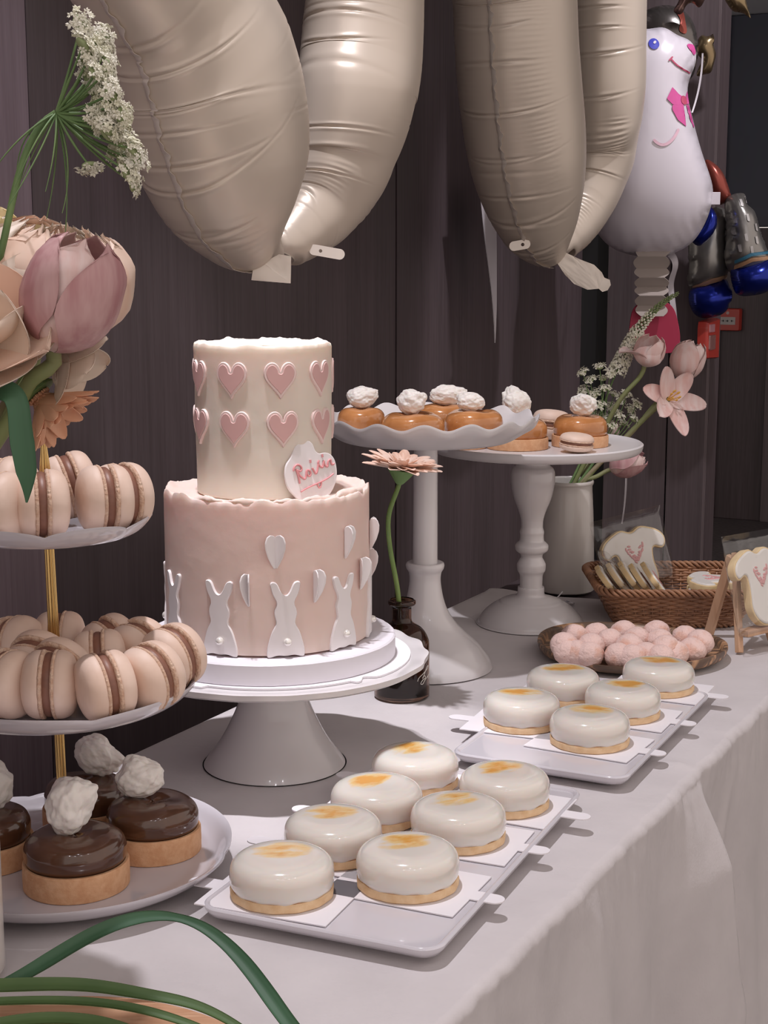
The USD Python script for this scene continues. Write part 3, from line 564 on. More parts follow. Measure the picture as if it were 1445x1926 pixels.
def mac_parts(t):
    r = .0238
    sh = smooth_prof([(0, .0046), (r * .93, .0046), (r * .995, .0056), (r, .0078), (r * .95, .0122), (r * .80, .0162), (r * .50, .0186), (r * .2, .0194), (0, .0195)], 36)
    def ft(th, a, z): n = meshkit.fbm(np.stack([np.cos(th) * 9 + 0 * z, np.sin(th) * 9 + 0 * z, z * 900], -1), 3, 4); k = (a > r * .9); return a * (1 + k * .05 * (n - .5)), z
    fo = [(0, .0026), (r * .93, .0026), (r * 1.0, .0032), (r * 1.015, .0042), (r * 1.0, .0054), (r * .9, .0060), (0, .006)]
    top = lathe(sh, 56); fm = lathe(fo, 110, ft); flip = np.diag([1, 1, -1.0])
    for s in (0, 1):
        m = xf(top, flip) if s else top; m = (m[0], m[1][:, ::-1]) if s else m
        sp = obj('shell', m, M_mac, t, smooth=True)
        k = xf(fm, flip) if s else fm; k = (k[0], k[1][:, ::-1]) if s else k
        obj('foot', k, M_foot, sp, smooth=50)
    obj('filling', lathe([(0, -.0030), (r * .90, -.0030), (r * .94, -.0012), (r * .94, .0012), (r * .90, .0030), (0, .0030)], 48), M_fill, t, smooth=50)
MAC0 = []
def quat(M):
    m = Gf.Matrix3d(*[float(x) for x in np.asarray(M).T.ravel()]); q = m.ExtractRotation().GetQuat(); return Gf.Quatf(q.GetReal(), Gf.Vec3f(*[float(x) for x in q.GetImaginary()]))
def macaron(label, c, axis, group, k=None):
    R_ = frame_to(axis)
    if not MAC0:
        x = UsdGeom.Xform.Define(stage, numbered('/World', 'macaron')); x.AddTranslateOp().Set(Gf.Vec3d(*map(float, c))); x.AddOrientOp().Set(quat(R_))
        ORI[str(x.GetPath())] = V(*c); data(x.GetPrim(), label, 'macaron', group); mac_parts(x.GetPrim()); MAC0.append(x.GetPrim()); return
    p = copy_of(MAC0[0], c, 0, label, group, quat(R_))
    if k: UsdGeom.Xformable(p).AddScaleOp().Set(Gf.Vec3f(*k))

# ================================================================== gold and white three-tier stand
M_gold = mat('polished_gold', 'c9a970', 0.2, metallic=1.0)
q3 = P(125, 1638, ZT)
T3 = thing('tiered_stand', 'three-tier serving stand with lobed white plates on a slim gold pole', 'tiered stand', q3)
Z3 = lambda row: ZC(q3, row)
LEAN = lambda z: V(-.0165 * z, 0, z)            # the pole leans one degree
def lobed(R, h, lobes, ph, depth, th=.0035, lift=.0065):
    pf = smooth_prof([(0, .0002), (R * .68, 0), (R * .78, .0012), (R * .88, h * .34), (R * .95, h * .68), (R * .985, h * .93), (R, h), (R * .985, h + .0012), (R * .965, h + .0004), (R * .925, h * .74), (R * .87, h * .42), (R * .80, .0052), (R * .72, .0038), (0, .0038)], 72)
    def w(t, r, z):
        k = np.clip((r / R - .66) / .34, 0, 1); c = np.abs(np.cos(lobes * (t - ph) / 2)) ** .55      # 1 on a lobe, 0 in a notch
        return r * (1 - k ** 2 * depth * (1 - c)), z + k ** 3 * lift * (c - .6)
    return lathe(pf, 240, w)
def zplate(row): return Z3(row) - ZT
R3, R2_, R1_ = RAD(q3, 322), RAD(q3 + V(0, 0, .1), 268), RAD(q3 + V(0, 0, .2), 196)
zA, zB, zC_ = .0035, zplate(1322), zplate(1008)
obj('plate', shift(lobed(R3, .016, 3, math.radians(-65), .055, lift=.005), LEAN(zA)), M_porc, T3, smooth=55)
obj('plate', shift(lobed(R2_, .0155, 5, math.radians(-28), .06), LEAN(zB)), M_porc, T3, smooth=55)
obj('plate', shift(lobed(R1_, .013, 7, math.radians(-105.7), .06), LEAN(zC_)), M_porc, T3, smooth=55)
obj('foot_ring', lathe([(0, .0002), (R3 * .5, .0002), (R3 * .52, .001), (R3 * .5, .0040), (0, .0040)], 80), M_porc, T3)
def flute(th, r, z): return r * (1 + .10 * np.cos(10 * th)), z
def pole(z0, z1, r0, r1): return lathe([(0, z0), (r0, z0), (r1, z1), (0, z1)], 120, flute)
def sheer(m): v, f = pts(m); v = v.copy(); v[:, 0] -= .0165 * v[:, 2]; return v, f
px3 = DEP(q3 + V(0, 0, .15)) / FPX
obj('pole', sheer(pole(zA + .003, zB, 9.0 * px3, 8.6 * px3)), M_gold, T3, smooth=60)
obj('pole', sheer(pole(zB + .003, zC_, 10.5 * px3, 8.4 * px3)), M_gold, T3, smooth=60)
ztop = zplate(858)
obj('pole', sheer(lathe([(0, zC_ + .003), (11 * px3, zC_ + .003), (11 * px3, zC_ + .02), (10 * px3, zplate(893)), (8.5 * px3, zplate(872)), (6 * px3, zplate(845)), (5 * px3, zplate(828)), (0, zplate(828))], 120, flute)), M_gold, T3, smooth=60)
fn = [(0, zplate(830)), (6 * px3, zplate(829)), (9 * px3, zplate(825)), (6.5 * px3, zplate(821)), (8.6 * px3, zplate(817)), (9.2 * px3, zplate(813)), (6 * px3, zplate(809)), (7.5 * px3, zplate(806)), (5 * px3, zplate(802)), (3.2 * px3, zplate(797)), (4.0 * px3, zplate(790)), (0, zplate(788))]
fi = obj('finial', sheer(lathe(smooth_prof(fn, 50), 36)), M_gold, T3, smooth=60)
for k in range(13):                              # little cast flowers and leaves of the finial
    a = k * 2.4; el = zplate(790 - (k % 5) * 5.5); rr = (7 + 4 * math.sin(k * 1.7)) * px3
    m = [xf(shift(ball(.0017, 2, (1.6, .8, .5)), (.0017, 0, 0)), rotz(j * 2 * PI / 5)) for j in range(5)] + [ball(.0011, 2)]
    v, f = cat_(m); v = v @ frame_to((math.cos(a), math.sin(a), .4)).T + V(rr * math.cos(a), rr * math.sin(a), el)
    obj('cast_flower', sheer((v * 1.0, f)), M_gold, fi, smooth=60)
for k in range(3):
    b = V(0, 0, zplate(797)); e = V((4 * math.cos(k * 2.1)) * px3, 4 * math.sin(k * 2.1) * px3, zplate(772 + 4 * k)); obj('cast_stem', sheer(tube(curve([b, (b + e) / 2 + V(.001, 0, 0), e], 8), .0011, 8)), M_gold, fi, smooth=60)

# macarons: photo centre, row where it meets the plate, heading of its axis in plan (0 = to the right), tilt
PLACED = []
def on_plate(px, py, z, tl):
    t = math.radians(tl); c = P(px, py, z + .0004 + .0242 * math.cos(t) + .0125 * math.sin(t)); PLACED.append((px, py, c)); return c
MIDL = [(95, 1287, 0, 3, 0, 'macaron standing edge-on at the front of the middle tier, filling facing us', 1),
        (198, 1290, 0, 28, 6, 'macaron right of the front one on the middle tier, filling turned right', 1),
        (283, 1273, 0, 48, 10, 'macaron showing its round face at the right of the middle tier', 1),
        (325, 1236, 0, 50, 10, 'outermost right macaron of the middle tier, behind a round-faced one', 1),
        (12, 1285, 0, -28, 0, 'macaron cut by the left picture edge on the middle tier', 1),
        (110, 1266, 0, 62, 26, 'macaron leaning back behind the front edge-on one, middle tier', 1),
        (72, 1250, 0, 70, 30, 'tilted macaron beside the pole on the middle tier', 1),
        (188, 1246, 0, 8, 4, 'half hidden macaron in the middle of the middle tier, dark filling showing', 1),
        (112, 1208, 0, 2, 0, 'rear macaron directly behind the gold pole on the middle tier', 1),
        (30, 1218, 0, -24, 10, 'rear left macaron in shade on the middle tier', 1),
        (212, 1217, 0, 38, 20, 'rear macaron leaning right on the middle tier', 1),
        (262, 1224, 0, 55, 14, 'upper right macaron of the middle tier next to the cake', 1)]
for px, py, bk, hd, tl, lb, kk in MIDL:
    c = on_plate(px, py, ZT + zB + .0041, tl); h, t = math.radians(hd), math.radians(tl); macaron(lb, c, (math.cos(h) * math.cos(t), math.sin(h) * math.cos(t), math.sin(t)), 'macarons on the tiered stand')
TOPL = [(78, 948, 0, 16, 0, 'macaron under the leaf tip at the front of the top tier'),
        (197, 938, 0, 24, 0, 'macaron at the right of the top tier with its filling facing us'),
        (134, 912, 0, 20, 14, 'rear macaron beside the pole on the top tier'),
        (228, 934, 0, 38, 0, 'outermost right macaron of the top tier, mostly behind another'),
        (-2, 952, 0, -20, 0, 'macaron cut by the left picture edge on the top tier'),
        (18, 922, 0, -20, 12, 'rear left macaron of the top tier behind the leaf')]
for px, py, bk, hd, tl, lb in TOPL:
    c = on_plate(px, py, ZT + zC_ + .0041, tl); h, t = math.radians(hd), math.radians(tl); macaron(lb, c, (math.cos(h) * math.cos(t), math.sin(h) * math.cos(t), math.sin(t)), 'macarons on the tiered stand')
# chocolate tartlets on the lowest plate
zt_ = ZT + zA + .0041
for (px, py, hw, lb, qn, sd) in [(144, 1662, 99, 'chocolate tartlet with tall cream dollop at the front of the lowest tier', (-.003, -.004, .032, .030, .037, .4, .1), 1),
                                 (289, 1597, 89, 'chocolate tartlet on the right of the lowest tier, jagged cream dollop on its left', (-.009, .004, .036, .026, .026, .2, -.1), 2),
                                 (163, 1556, 80, 'rear chocolate tartlet behind the gold pole with an egg-shaped cream dollop', (.008, .010, .039, .026, .027, -.5, .35), 3),
                                 (-24, 1618, 88, 'chocolate tartlet cut by the left picture edge on the lowest tier', (.004, .003, .034, .028, .030, .3, .1), 4)]:
    q = P(px, py, zt_); tart(lb, q, RAD(q, hw), .0185, .0215, M_choc, qn, sd, 'chocolate tartlets on the lowest tier')

# ================================================================== scalloped tray on a tall white stand
q5 = P(799, 1253); Z5 = lambda r: ZC(q5, r)
S5 = thing('dessert_stand', 'tall white dessert stand with wavy scalloped metal tray and bell-shaped base', 'dessert stand', q5)
def px_lathe(q, prof, z0=0.0): return [(RAD(V(q[0], q[1], ZC(q, r)), h), max(ZC(q, r) - q[2], z0)) for r, h in prof]
pr = px_lathe(q5, [(1258, 127), (1250, 126.5), (1241, 123), (1228, 114), (1215, 104), (1200, 89), (1186, 74), (1166, 55), (1140, 40), (1110, 32), (1088, 29.5), (1076, 31), (1068, 35.5), (1062, 36.5), (1057, 34), (1058, 26)])
pr[0] = (pr[0][0], 0.0005)
obj('base', lathe([(0, 0), (pr[0][0] * .98, 0)] + smooth_prof(pr, 70).tolist() + [(0, pr[-1][1])], 96), M_stand, S5, smooth=60)
obj('column', lathe(px_lathe(q5, [(1066, 0), (1066, 23.5), (836, 22.5), (836, 0)]), 48), M_stand, S5, smooth=60)
zt5 = Z5(829) - ZT; zr5 = Z5(784) - ZT; rb5 = RAD(V(q5[0], q5[1], Z5(829)), 152); rr5 = RAD(V(q5[0], q5[1], Z5(784)), 212)
M_enam = mat('white_enamel_tray', 'd9d5d6', 0.3)
def wav(th, r, z):
    k = np.clip((r - rb5) / (rr5 - rb5), 0, 1); return r * (1 + .012 * k * np.cos(16 * th + .6)), z + k ** 2 * .0034 * np.cos(16 * th + .6)
obj('tray', lathe(smooth_prof([(0, zt5), (rb5 * .9, zt5), (rb5, zt5 + .0006), (rb5 + (rr5 - rb5) * .5, zt5 + (zr5 - zt5) * .36), (rr5, zr5), (rr5 - .0003, zr5 + .0014), (rb5 + (rr5 - rb5) * .5 - .0008, zt5 + (zr5 - zt5) * .36 + .0018), (rb5 - .001, zt5 + .0028), (rb5 * .9, zt5 + .002), (0, zt5 + .002)], 90), 320, wav), M_enam, S5, smooth=60)
z5 = ZT + zt5 + .0022
for (px, py, hw, back, lb, qn, sd) in [(680, 797, 48, .012, 'caramel tartlet nearest the cake on the wavy tray', (0, .002, .032, .026, .021, .3, 0), 11),
                                        (777, 802, 62, -.046, 'caramel tartlet at the front middle of the wavy tray', (-.002, 0, .031, .028, .023, .4, .1), 12),
                                        (891, 797, 58, -.015, 'caramel tartlet at the right of the wavy tray with a wide cream dollop', (-.003, 0, .030, .022, .018, .1, 0), 13),
                                        (834, 797, 54, .050, 'caramel tartlet at the back of the wavy tray, mostly hidden', (.003, 0, .036, .024, .020, 0, 0), 14)]:
    q = PY(px, py, q5[1] + back); q = V(q[0], q[1], z5); tart(lb, q, RAD(q, hw), .009, .0235, M_caramel, qn, sd, 'caramel tartlets on the tall stands')

# ================================================================== flat plate on a turned baluster stand
q6 = P(998, 1170); Z6 = lambda r: ZC(q6, r)
S6 = thing('dessert_stand', 'white dessert stand with a flat round plate on a turned baluster column', 'dessert stand', q6)
pr = px_lathe(q6, [(1181, 101), (1178, 102.5), (1171, 101), (1163, 97), (1152, 89), (1142, 78), (1134, 66), (1131, 60), (1129, 57.5), (1126, 50), (1122, 36), (1119, 27), (1114, 25.2), (1106, 25), (1103, 24.4)])
pr[0] = (pr[0][0], 0.0005)
obj('base', lathe([(0, 0), (pr[0][0] * .98, 0)] + smooth_prof(pr, 80).tolist() + [(0, pr[-1][1])], 96), M_stand, S6, smooth=60)
pr = px_lathe(q6, [(1103, 21), (1092, 21.4), (1082, 21.8), (1078, 23), (1072, 26.6), (1062, 27.2), (1054, 24), (1047, 20.4), (1041, 22), (1037, 28), (1033, 31), (1026, 31.6), (1021, 28), (1016, 23), (1006, 22.4), (1000, 23.2), (996, 22), (990, 20.6), (980, 21), (970, 23), (958, 27), (946, 32), (936, 35.6), (917, 40), (900, 42), (888, 41.3), (880, 38), (876, 33), (872, 31), (862, 31)])
obj('column', lathe([(0, pr[0][1])] + smooth_prof(pr, 120).tolist() + [(0, pr[-1][1])], 64), M_stand, S6, smooth=60)
zt6 = Z6(829) - ZT; rp6 = RAD(V(q6[0], q6[1], Z6(829)), 200); zb6 = Z6(850) - ZT
dx6 = RAD(q6, 5)
obj('plate', shift(lathe(smooth_prof([(0, zb6), (rp6 * .8, zb6), (rp6 * .95, zb6 + .001), (rp6 * .985, zb6 + .004), (rp6, zt6 - .002), (rp6 * .997, zt6), (rp6 * .985, zt6 - .0006), (rp6 * .955, zt6 - .0034), (rp6 * .9, zt6 - .0042), (0, zt6 - .0044)], 70), 128), (dx6, 0, 0)), M_enam, S6, smooth=55)
z6 = ZT + zt6 - .0042
for (px, py, hw, back, lb, qn, sd) in [(973, 836, 58, -.035, 'caramel tartlet on the flat plate, tucked behind the wavy tray edge', (-.002, 0, .036, .028, .030, .3, .3), 15),
                                        (1091, 833, 53, -.012, 'caramel tartlet at the right of the flat plate beside a single macaron', (.003, 0, .034, .028, .023, -.4, .2), 16),
                                        (872, 836, 44, -.03, 'low caramel tartlet at the left end of the flat plate', None, 17)]:
    q = PY(px, py, q6[1] + back); q = V(q[0], q[1], z6); tart(lb, q, RAD(q, hw), .0135, .023 if qn else .006, M_caramel, qn, sd, 'caramel tartlets on the tall stands')
q = PY(1085, 829, q6[1] - .075); macaron('pale macaron lying tilted before the right-hand caramel tartlet', V(q[0], q[1], z6 + .0115), (.08, -.04, 1), 'macarons on the flat plate', (.84, .84, .56))
q = PY(1037, 812, q6[1] + .045); macaron('pale macaron behind the caramel tartlets on the flat plate', V(q[0], q[1], z6 + .0185), (.1, .1, 1), 'macarons on the flat plate')
# ================================================================== brown bottle with a gerbera
def petal_ring(n, L, W, t0, t1, cup, seed, az0=0.0, jit=.06, **kw):
    rs = np.random.RandomState(seed); out = []
    for k in range(n):
        m = petal(L * (1 + jit * rs.randn()), W * (1 + .5 * jit * rs.randn()), t0 + jit * rs.randn(), t1 + 1.5 * jit * rs.randn(), cup, seed=seed * 31 + k, **kw)
        out.append(xf(m, rotz(az0 + 2 * PI * k / n + jit * .6 * rs.randn())))
    return out
M_glass = mat('brown_bottle_glass', '8a6a58', 0.03, transmission_weight=1.0, ior=1.5)
M_liquid = mat('dark_water', '1b1a1b', 0.1)
M_chalk = mat('white_marker', 'd8d2cc', 0.7)
M_stem = mat('green_stem', '7f9a58', 0.55, c2='6c8a4b', scale=30, subsurface_weight=.1, subsurface_scale=.002)
M_stem_pale = mat('pale_stem', '94876c', 0.6, c2='7f8a58', scale=20)
M_leaf = mat('deep_green_leaf', '466e50', 0.55, c2='385c41', scale=14, stretch=(1, 1, .2), trans=.12)
M_calyx = mat('green_calyx', '6f8f58', 0.7)
M_gerb = mat('peach_petal', 'f2dccf', 0.5, c2='efcbb6', scale=60, trans=.2)
q7 = P(756, 1308, ZT)
B7 = thing('bottle', 'small dark brown glass bottle with white script behind the cake stand', 'bottle', q7)
pr = px_lathe(q7, [(1308, 50), (1306, 52), (1215, 52), (1206, 51.5), (1196, 48), (1186, 42), (1178, 34), (1172, 24), (1168, 19), (1160, 18), (1142, 18), (1139, 19), (1137, 25), (1133, 26.5), (1129, 25.5), (1127, 22)])
po = [(0, 0)] + smooth_prof(pr, 70).tolist(); pi_ = [(max(r - .0022, .001), max(z, .004) if z < .01 else z) for r, z in smooth_prof(pr, 40)[::-1][1:]]
obj('glass', lathe(po + [(pi_[0][0], po[-1][1])] + [(r, min(z, po[-1][1])) for r, z in pi_] + [(0, .004)], 72), M_glass, B7, smooth=55)
rin = pr[2][0] - .0026
obj('water', lathe([(0, .0045), (rin - .002, .0045), (rin, .007), (rin, .0135), (0, .0135)], 48), M_liquid, B7)
rb7 = pr[2][0]; pb = math.atan2(-q7[1], -q7[0])
def on_bottle(x, y):
    px, py = 760 + x / 20.64, 1240 + y / 20.64; a = math.asin(max(-.999, min(.999, (px - 756) / 52.6))); z = ZC(q7 - V(0, rb7 * math.cos(a), 0), py) - ZT
    return ((rb7 + .0002) * math.cos(pb + a), (rb7 + .0002) * math.sin(pb + a), z)
for s_ in [[(530, 860), (580, 720), (700, 600), (830, 450), (920, 300), (930, 240), (890, 280), (830, 440), (770, 620), (720, 740)], [(720, 740), (760, 660), (820, 650), (820, 730), (760, 770), (690, 850), (650, 950), (700, 970), (770, 880), (830, 770), (920, 640), (965, 560)], [(965, 570), (925, 690), (940, 755)]]:
    obj('lettering', tube(curve([on_bottle(*p) for p in s_], len(s_) * 6), .00045, 6), M_chalk, B7, smooth=60, label='white script stroke')
def gerbera(label, c, axis, r, stem, mats_, seed, group=None, cat='flower', rad=.0026, opn=1.0):
    t = thing('gerbera', label, cat, c, 0, group); A = frame_to(axis)
    for m in petal_ring(20, r, r * .18, opn * math.radians(84), opn * math.radians(80), .35, seed, nu=9, nv=5, a=.55, jit=.05) + petal_ring(18, r * .88, r * .17, opn * math.radians(75), opn * math.radians(68), .4, seed + 1, .1, nu=9, nv=5, a=.55, jit=.06) + petal_ring(16, r * .5, r * .07, opn * math.radians(55), opn * math.radians(40), .4, seed + 2, .05, nu=7, nv=5, a=.6, jit=.08):
        obj('petal', xf(m, A), mats_[0], t, smooth=60)
    ds = []
    for k in range(90):
        rr = r * .2 * math.sqrt((k + .5) / 90); a = k * 2.39996; ds.append(shift(ball(r * .022, 1, (1, 1, 1.6)), (rr * math.cos(a), rr * math.sin(a), r * .05)))
    obj('disc_florets', xf(cat_(ds), A), mats_[0], t, smooth=True, kind='stuff')
    cal = lathe(smooth_prof([(0, -r * .40), (r * .07, -r * .39), (r * .15, -r * .30), (r * .28, -r * .12), (r * .36, -r * .005), (r * .2, r * .01), (0, r * .01)], 24), 40, lambda th, a, z: (a * (1 + .05 * np.cos(20 * th)), z))
    obj('calyx', xf(cal, A), M_calyx, t, smooth=50)
    ca = c - A[:, 2] * r * .37
    obj('stem', tube(curve([ca] + stem, 50), np.linspace(rad * .9, rad * 1.1, 50), 12), mats_[1], t, smooth=True, world=True)
    return t
zin = q7[2] + .014
k7 = lambda px, py, b=0: PY(px, py, q7[1] + b)
gerbera('peach gerbera with a curved green stem standing in the brown bottle', k7(756, 882, -.050), (.16, -.06, 1), RAD(q7 + V(0, -.05, .3), 76), [k7(746, 925, -.045), k7(733, 962, -.035), k7(731, 1005, -.02), k7(739, 1060), k7(748, 1110), k7(752, 1160), k7(755, 1215), V(q7[0] + .003, q7[1], zin)], (M_gerb, M_stem), 5)

# ================================================================== oval bowl of sugared doughnut balls
M_bowl = usdkit.material(stage, '/World/Looks/turned_wood', {'tc': ('texture_coordinate', {}), 'mp': ('mapping', {'scale': (1., 6., 3.)}), 'nz': ('noise_texture', {'scale': 14., 'detail': 5., 'distortion': 1.2}),
    'rp': ('rgb_ramp', {'ramp': [(.30, lin('4f3f35')), (.50, lin('6b5545')), (.62, lin('b98f6c')), (.75, lin('c9a07c'))]}), 'p': ('principled_bsdf', {'roughness': .42})},
    [('tc.object', 'mp.vector'), ('mp.vector', 'nz.vector'), ('nz.fac', 'rp.fac'), ('rp.color', 'p.base_color')], surface='p.BSDF')
q8 = P(1186, 1233, ZT); zr8 = ZC(q8, 1208) - ZT; rr8 = RAD(q8, 174)
W8 = thing('wooden_bowl', 'shallow oval wooden bowl heaped with pink sugared doughnut balls', 'bowl', q8)
def ov(th, r, z): return r * (1 + .03 * np.cos(2 * th + .3) + .015 * np.cos(3 * th)), z + (z > .01) * .002 * np.cos(2 * th + 1)
obj('bowl', lathe(smooth_prof([(0, 0), (rr8 * .78, .0005), (rr8 * .89, .003), (rr8 * .955, zr8 * .4), (rr8 * .99, zr8 * .9), (rr8 * .985, zr8), (rr8 * .945, zr8 * .96), (rr8 * .915, zr8 * .5), (rr8 * .84, .008), (rr8 * .7, .0055), (0, .005)], 60), 96, ov), M_bowl, W8, smooth=60)
M_dough = mat('sugared_dough', 'e6c8c0', 0.9, c2='d6a188', scale=55, lo=.52, hi=.74, bump=.7, bscale=420, bdist=.002)
BL = [(250, 825), (390, 815), (562, 800), (770, 800), (955, 835), (185, 880), (475, 855), (645, 845), (790, 858), (1050, 862), (205, 925), (355, 885), (600, 890), (830, 900), (1000, 912), (345, 940), (530, 948), (705, 945), (890, 935), (265, 930), (620, 960), (800, 960)]
D0 = None
names = ['at the rear left of the bowl', 'second from the left in the back row of the bowl', 'in the middle of the back row of the bowl', 'right of the middle in the back row of the bowl', 'at the right end of the back row of the bowl', 'at the left end of the bowl with a browned side', 'in the second row of the bowl, left of centre', 'in the second row of the bowl, at its centre', 'in the second row of the bowl, right of centre', 'at the right end of the bowl near the easel', 'at the front left rim of the bowl', 'in the third row of the bowl at the left', 'in the third row of the bowl at the centre', 'in the third row of the bowl right of centre', 'in the third row at the right of the bowl', 'in the front row of the bowl with a browned top', 'in the front row of the bowl left of centre', 'in the front row of the bowl right of centre', 'in the front row at the right of the bowl', 'wedged behind the front left rim of the bowl', 'low at the front centre rim of the bowl', 'low at the front right rim of the bowl']
for i, (x, y) in enumerate(BL):
    px, py = 1000 + x / 3.247, 940 + y / 3.247 + 4; back = (y < 870); z = ZT + (.0055 + .0155) + (.006 if y < 905 else 0.0); q = P(px, py, z); q = q8 + (q - q8) * V(.96, .93, 1)
    lb = 'pink sugar-dusted doughnut ball ' + names[i]
    if D0 is None:
        D0 = thing('doughnut_ball', lb, 'doughnut', q, 0, 'doughnut balls in the wooden bowl'); obj('dough', rough_ball(.0152, (1.06, 1.0, .93), 5, .07, 2.2, 4), M_dough, D0, smooth=True)
    else: copy_of(D0, q, (i * 73) % 360, lb)

# ================================================================== wicker basket with onesie cookies
M_wick = mat('wicker', 'a87a5a', 0.5, c2='875f46', scale=45, stretch=(1, 1, .5), coat_weight=.15)
qb = P(1270, 1168, ZT); hB = ZC(qb, 1098) - ZT
BK = thing('wicker_basket', 'brown woven wicker basket with sloping sides behind the doughnut bowl', 'basket', qb)
def rrect(a, b, rc, n):
    L = LineString(list(sbox(-a + rc, -b + rc, a - rc, b - rc).buffer(rc, 12).exterior.coords)); return np.array([L.interpolate(i / n, True).coords[0] for i in range(n)])
ab, bb, at_, bt = RAD(qb, 112), .060, RAD(qb, 152), .088
NST = 56
def bpt(u, zf, off=0.0):                        # u along the perimeter (0..1), zf height fraction
    k = zf; a, b = ab + (at_ - ab) * k, bb + (bt - bb) * k
    rp_ = rrect(a + off, b + off, .028, 224); x = u * 224; i = int(x) % 224; f = x - int(x); p = rp_[i] * (1 - f) + rp_[(i + 1) % 224] * f
    return V(p[0], p[1] + .030, zf * hB)
RR = {}
def ringpts(zf, amp, ph, nseg=336):
    k = zf; a, b = ab + (at_ - ab) * k, bb + (bt - bb) * k; rp_ = rrect(a, b, .028, nseg); d = np.roll(rp_, -1, 0) - np.roll(rp_, 1, 0); nn = np.stack([-d[:, 1], d[:, 0]], 1); nn /= np.linalg.norm(nn, axis=1, keepdims=True)
    w = amp * np.cos(np.arange(nseg) / nseg * NST / 2 * 2 * PI + ph); return np.c_[rp_ + nn * w[:, None], np.full(nseg, zf * hB)] + V(0, .030, 0)
def closed_tube(p, r, sides=7):
    n = len(p); T = np.roll(p, -1, 0) - np.roll(p, 1, 0); T /= np.linalg.norm(T, axis=1, keepdims=True); z = V(0, 0, 1); x = np.cross(T, z); x /= np.linalg.norm(x, axis=1, keepdims=True); y = np.cross(x, T)
    th = np.linspace(0, 2 * PI, sides, endpoint=False); v = p[:, None, :] + r * (np.cos(th)[None, :, None] * x[:, None] + np.sin(th)[None, :, None] * y[:, None])
    return fix(v.reshape(-1, 3), grid_faces(n, sides, True, True))
for k in range(NST):
    obj('stake', tube([bpt(k / NST, .02), bpt(k / NST, .5), bpt(k / NST, .97)], .0011, 6), M_wick, BK, smooth=60)
NR = 15
for k in range(NR):
    zf = .05 + .88 * k / (NR - 1)
    if 5 <= k <= 8 and k % 1 == 0: r_ = .0013
    else: r_ = .0020
    obj('weaver', closed_tube(ringpts(zf, .0016, PI * (k % 2)), r_), M_wick, BK, smooth=60)
for nm, zc, R0, r_, tw in (('rim_strand', .985, .0034, .0022, 30), ('base_strand', .03, .0030, .0019, 26)):
    for j in range(3):
        p0 = ringpts(zc, 0, 0, 480); d = np.roll(p0, -1, 0) - np.roll(p0, 1, 0); x = np.c_[-d[:, 1], d[:, 0], 0 * d[:, 0]]; x /= np.linalg.norm(x, axis=1, keepdims=True)
        a = np.arange(480) / 480 * 2 * PI * tw + j * 2 * PI / 3; obj(nm, closed_tube(p0 + R0 * (np.cos(a)[:, None] * x + np.sin(a)[:, None] * V(0, 0, 1)) + V(0, 0, .002 if nm[0] == 'b' else .001), r_), M_wick, BK, smooth=60)
obj('bottom', slab(Polygon(rrect(ab, bb, .028, 80) + V(0, .030)), [(0, .0012), (0, .0035)]), M_wick, BK)
M_cook = mat('butter_cookie', 'e6cda0', 0.8, c2='dcbf8e', scale=70)
M_ric = mat('royal_icing', 'e4e0da', 0.42, coat_weight=.15)
M_blush = mat('pink_icing_sprig', 'd69c9c', 0.5)
M_film = usdkit.material(stage, '/World/Looks/clear_film', {'t': ('transparent_bsdf', {'color': (.96, .96, .96)}), 'g': ('glossy_bsdf', {'color': (.9, .9, .9), 'roughness': .12}), 'lw': ('layer_weight', {'blend': .5}),
    'pw': ('math', {'math_type': 'power', 'value2': 3.0}), 'ml': ('math', {'math_type': 'multiply_add', 'value2': .5, 'value3': .05}), 'm': ('mix_closure', {})},
    [('lw.facing', 'pw.value1'), ('pw.value', 'ml.value1'), ('ml.value', 'm.fac'), ('t.BSDF', 'm.closure1'), ('g.BSDF', 'm.closure2')], surface='m.closure')
on = [(-.13, 1.0), (0, .95), (.13, 1.0), (.27, .97), (.43, .88), (.50, .72), (.42, .62), (.30, .66), (.27, .58), (.27, .40), (.28, .24), (.22, .10), (.10, .0), (0, -.02), (-.10, .0), (-.22, .10), (-.28, .24), (-.27, .40), (-.27, .58), (-.30, .66), (-.42, .62), (-.50, .72), (-.43, .88), (-.27, .97)]
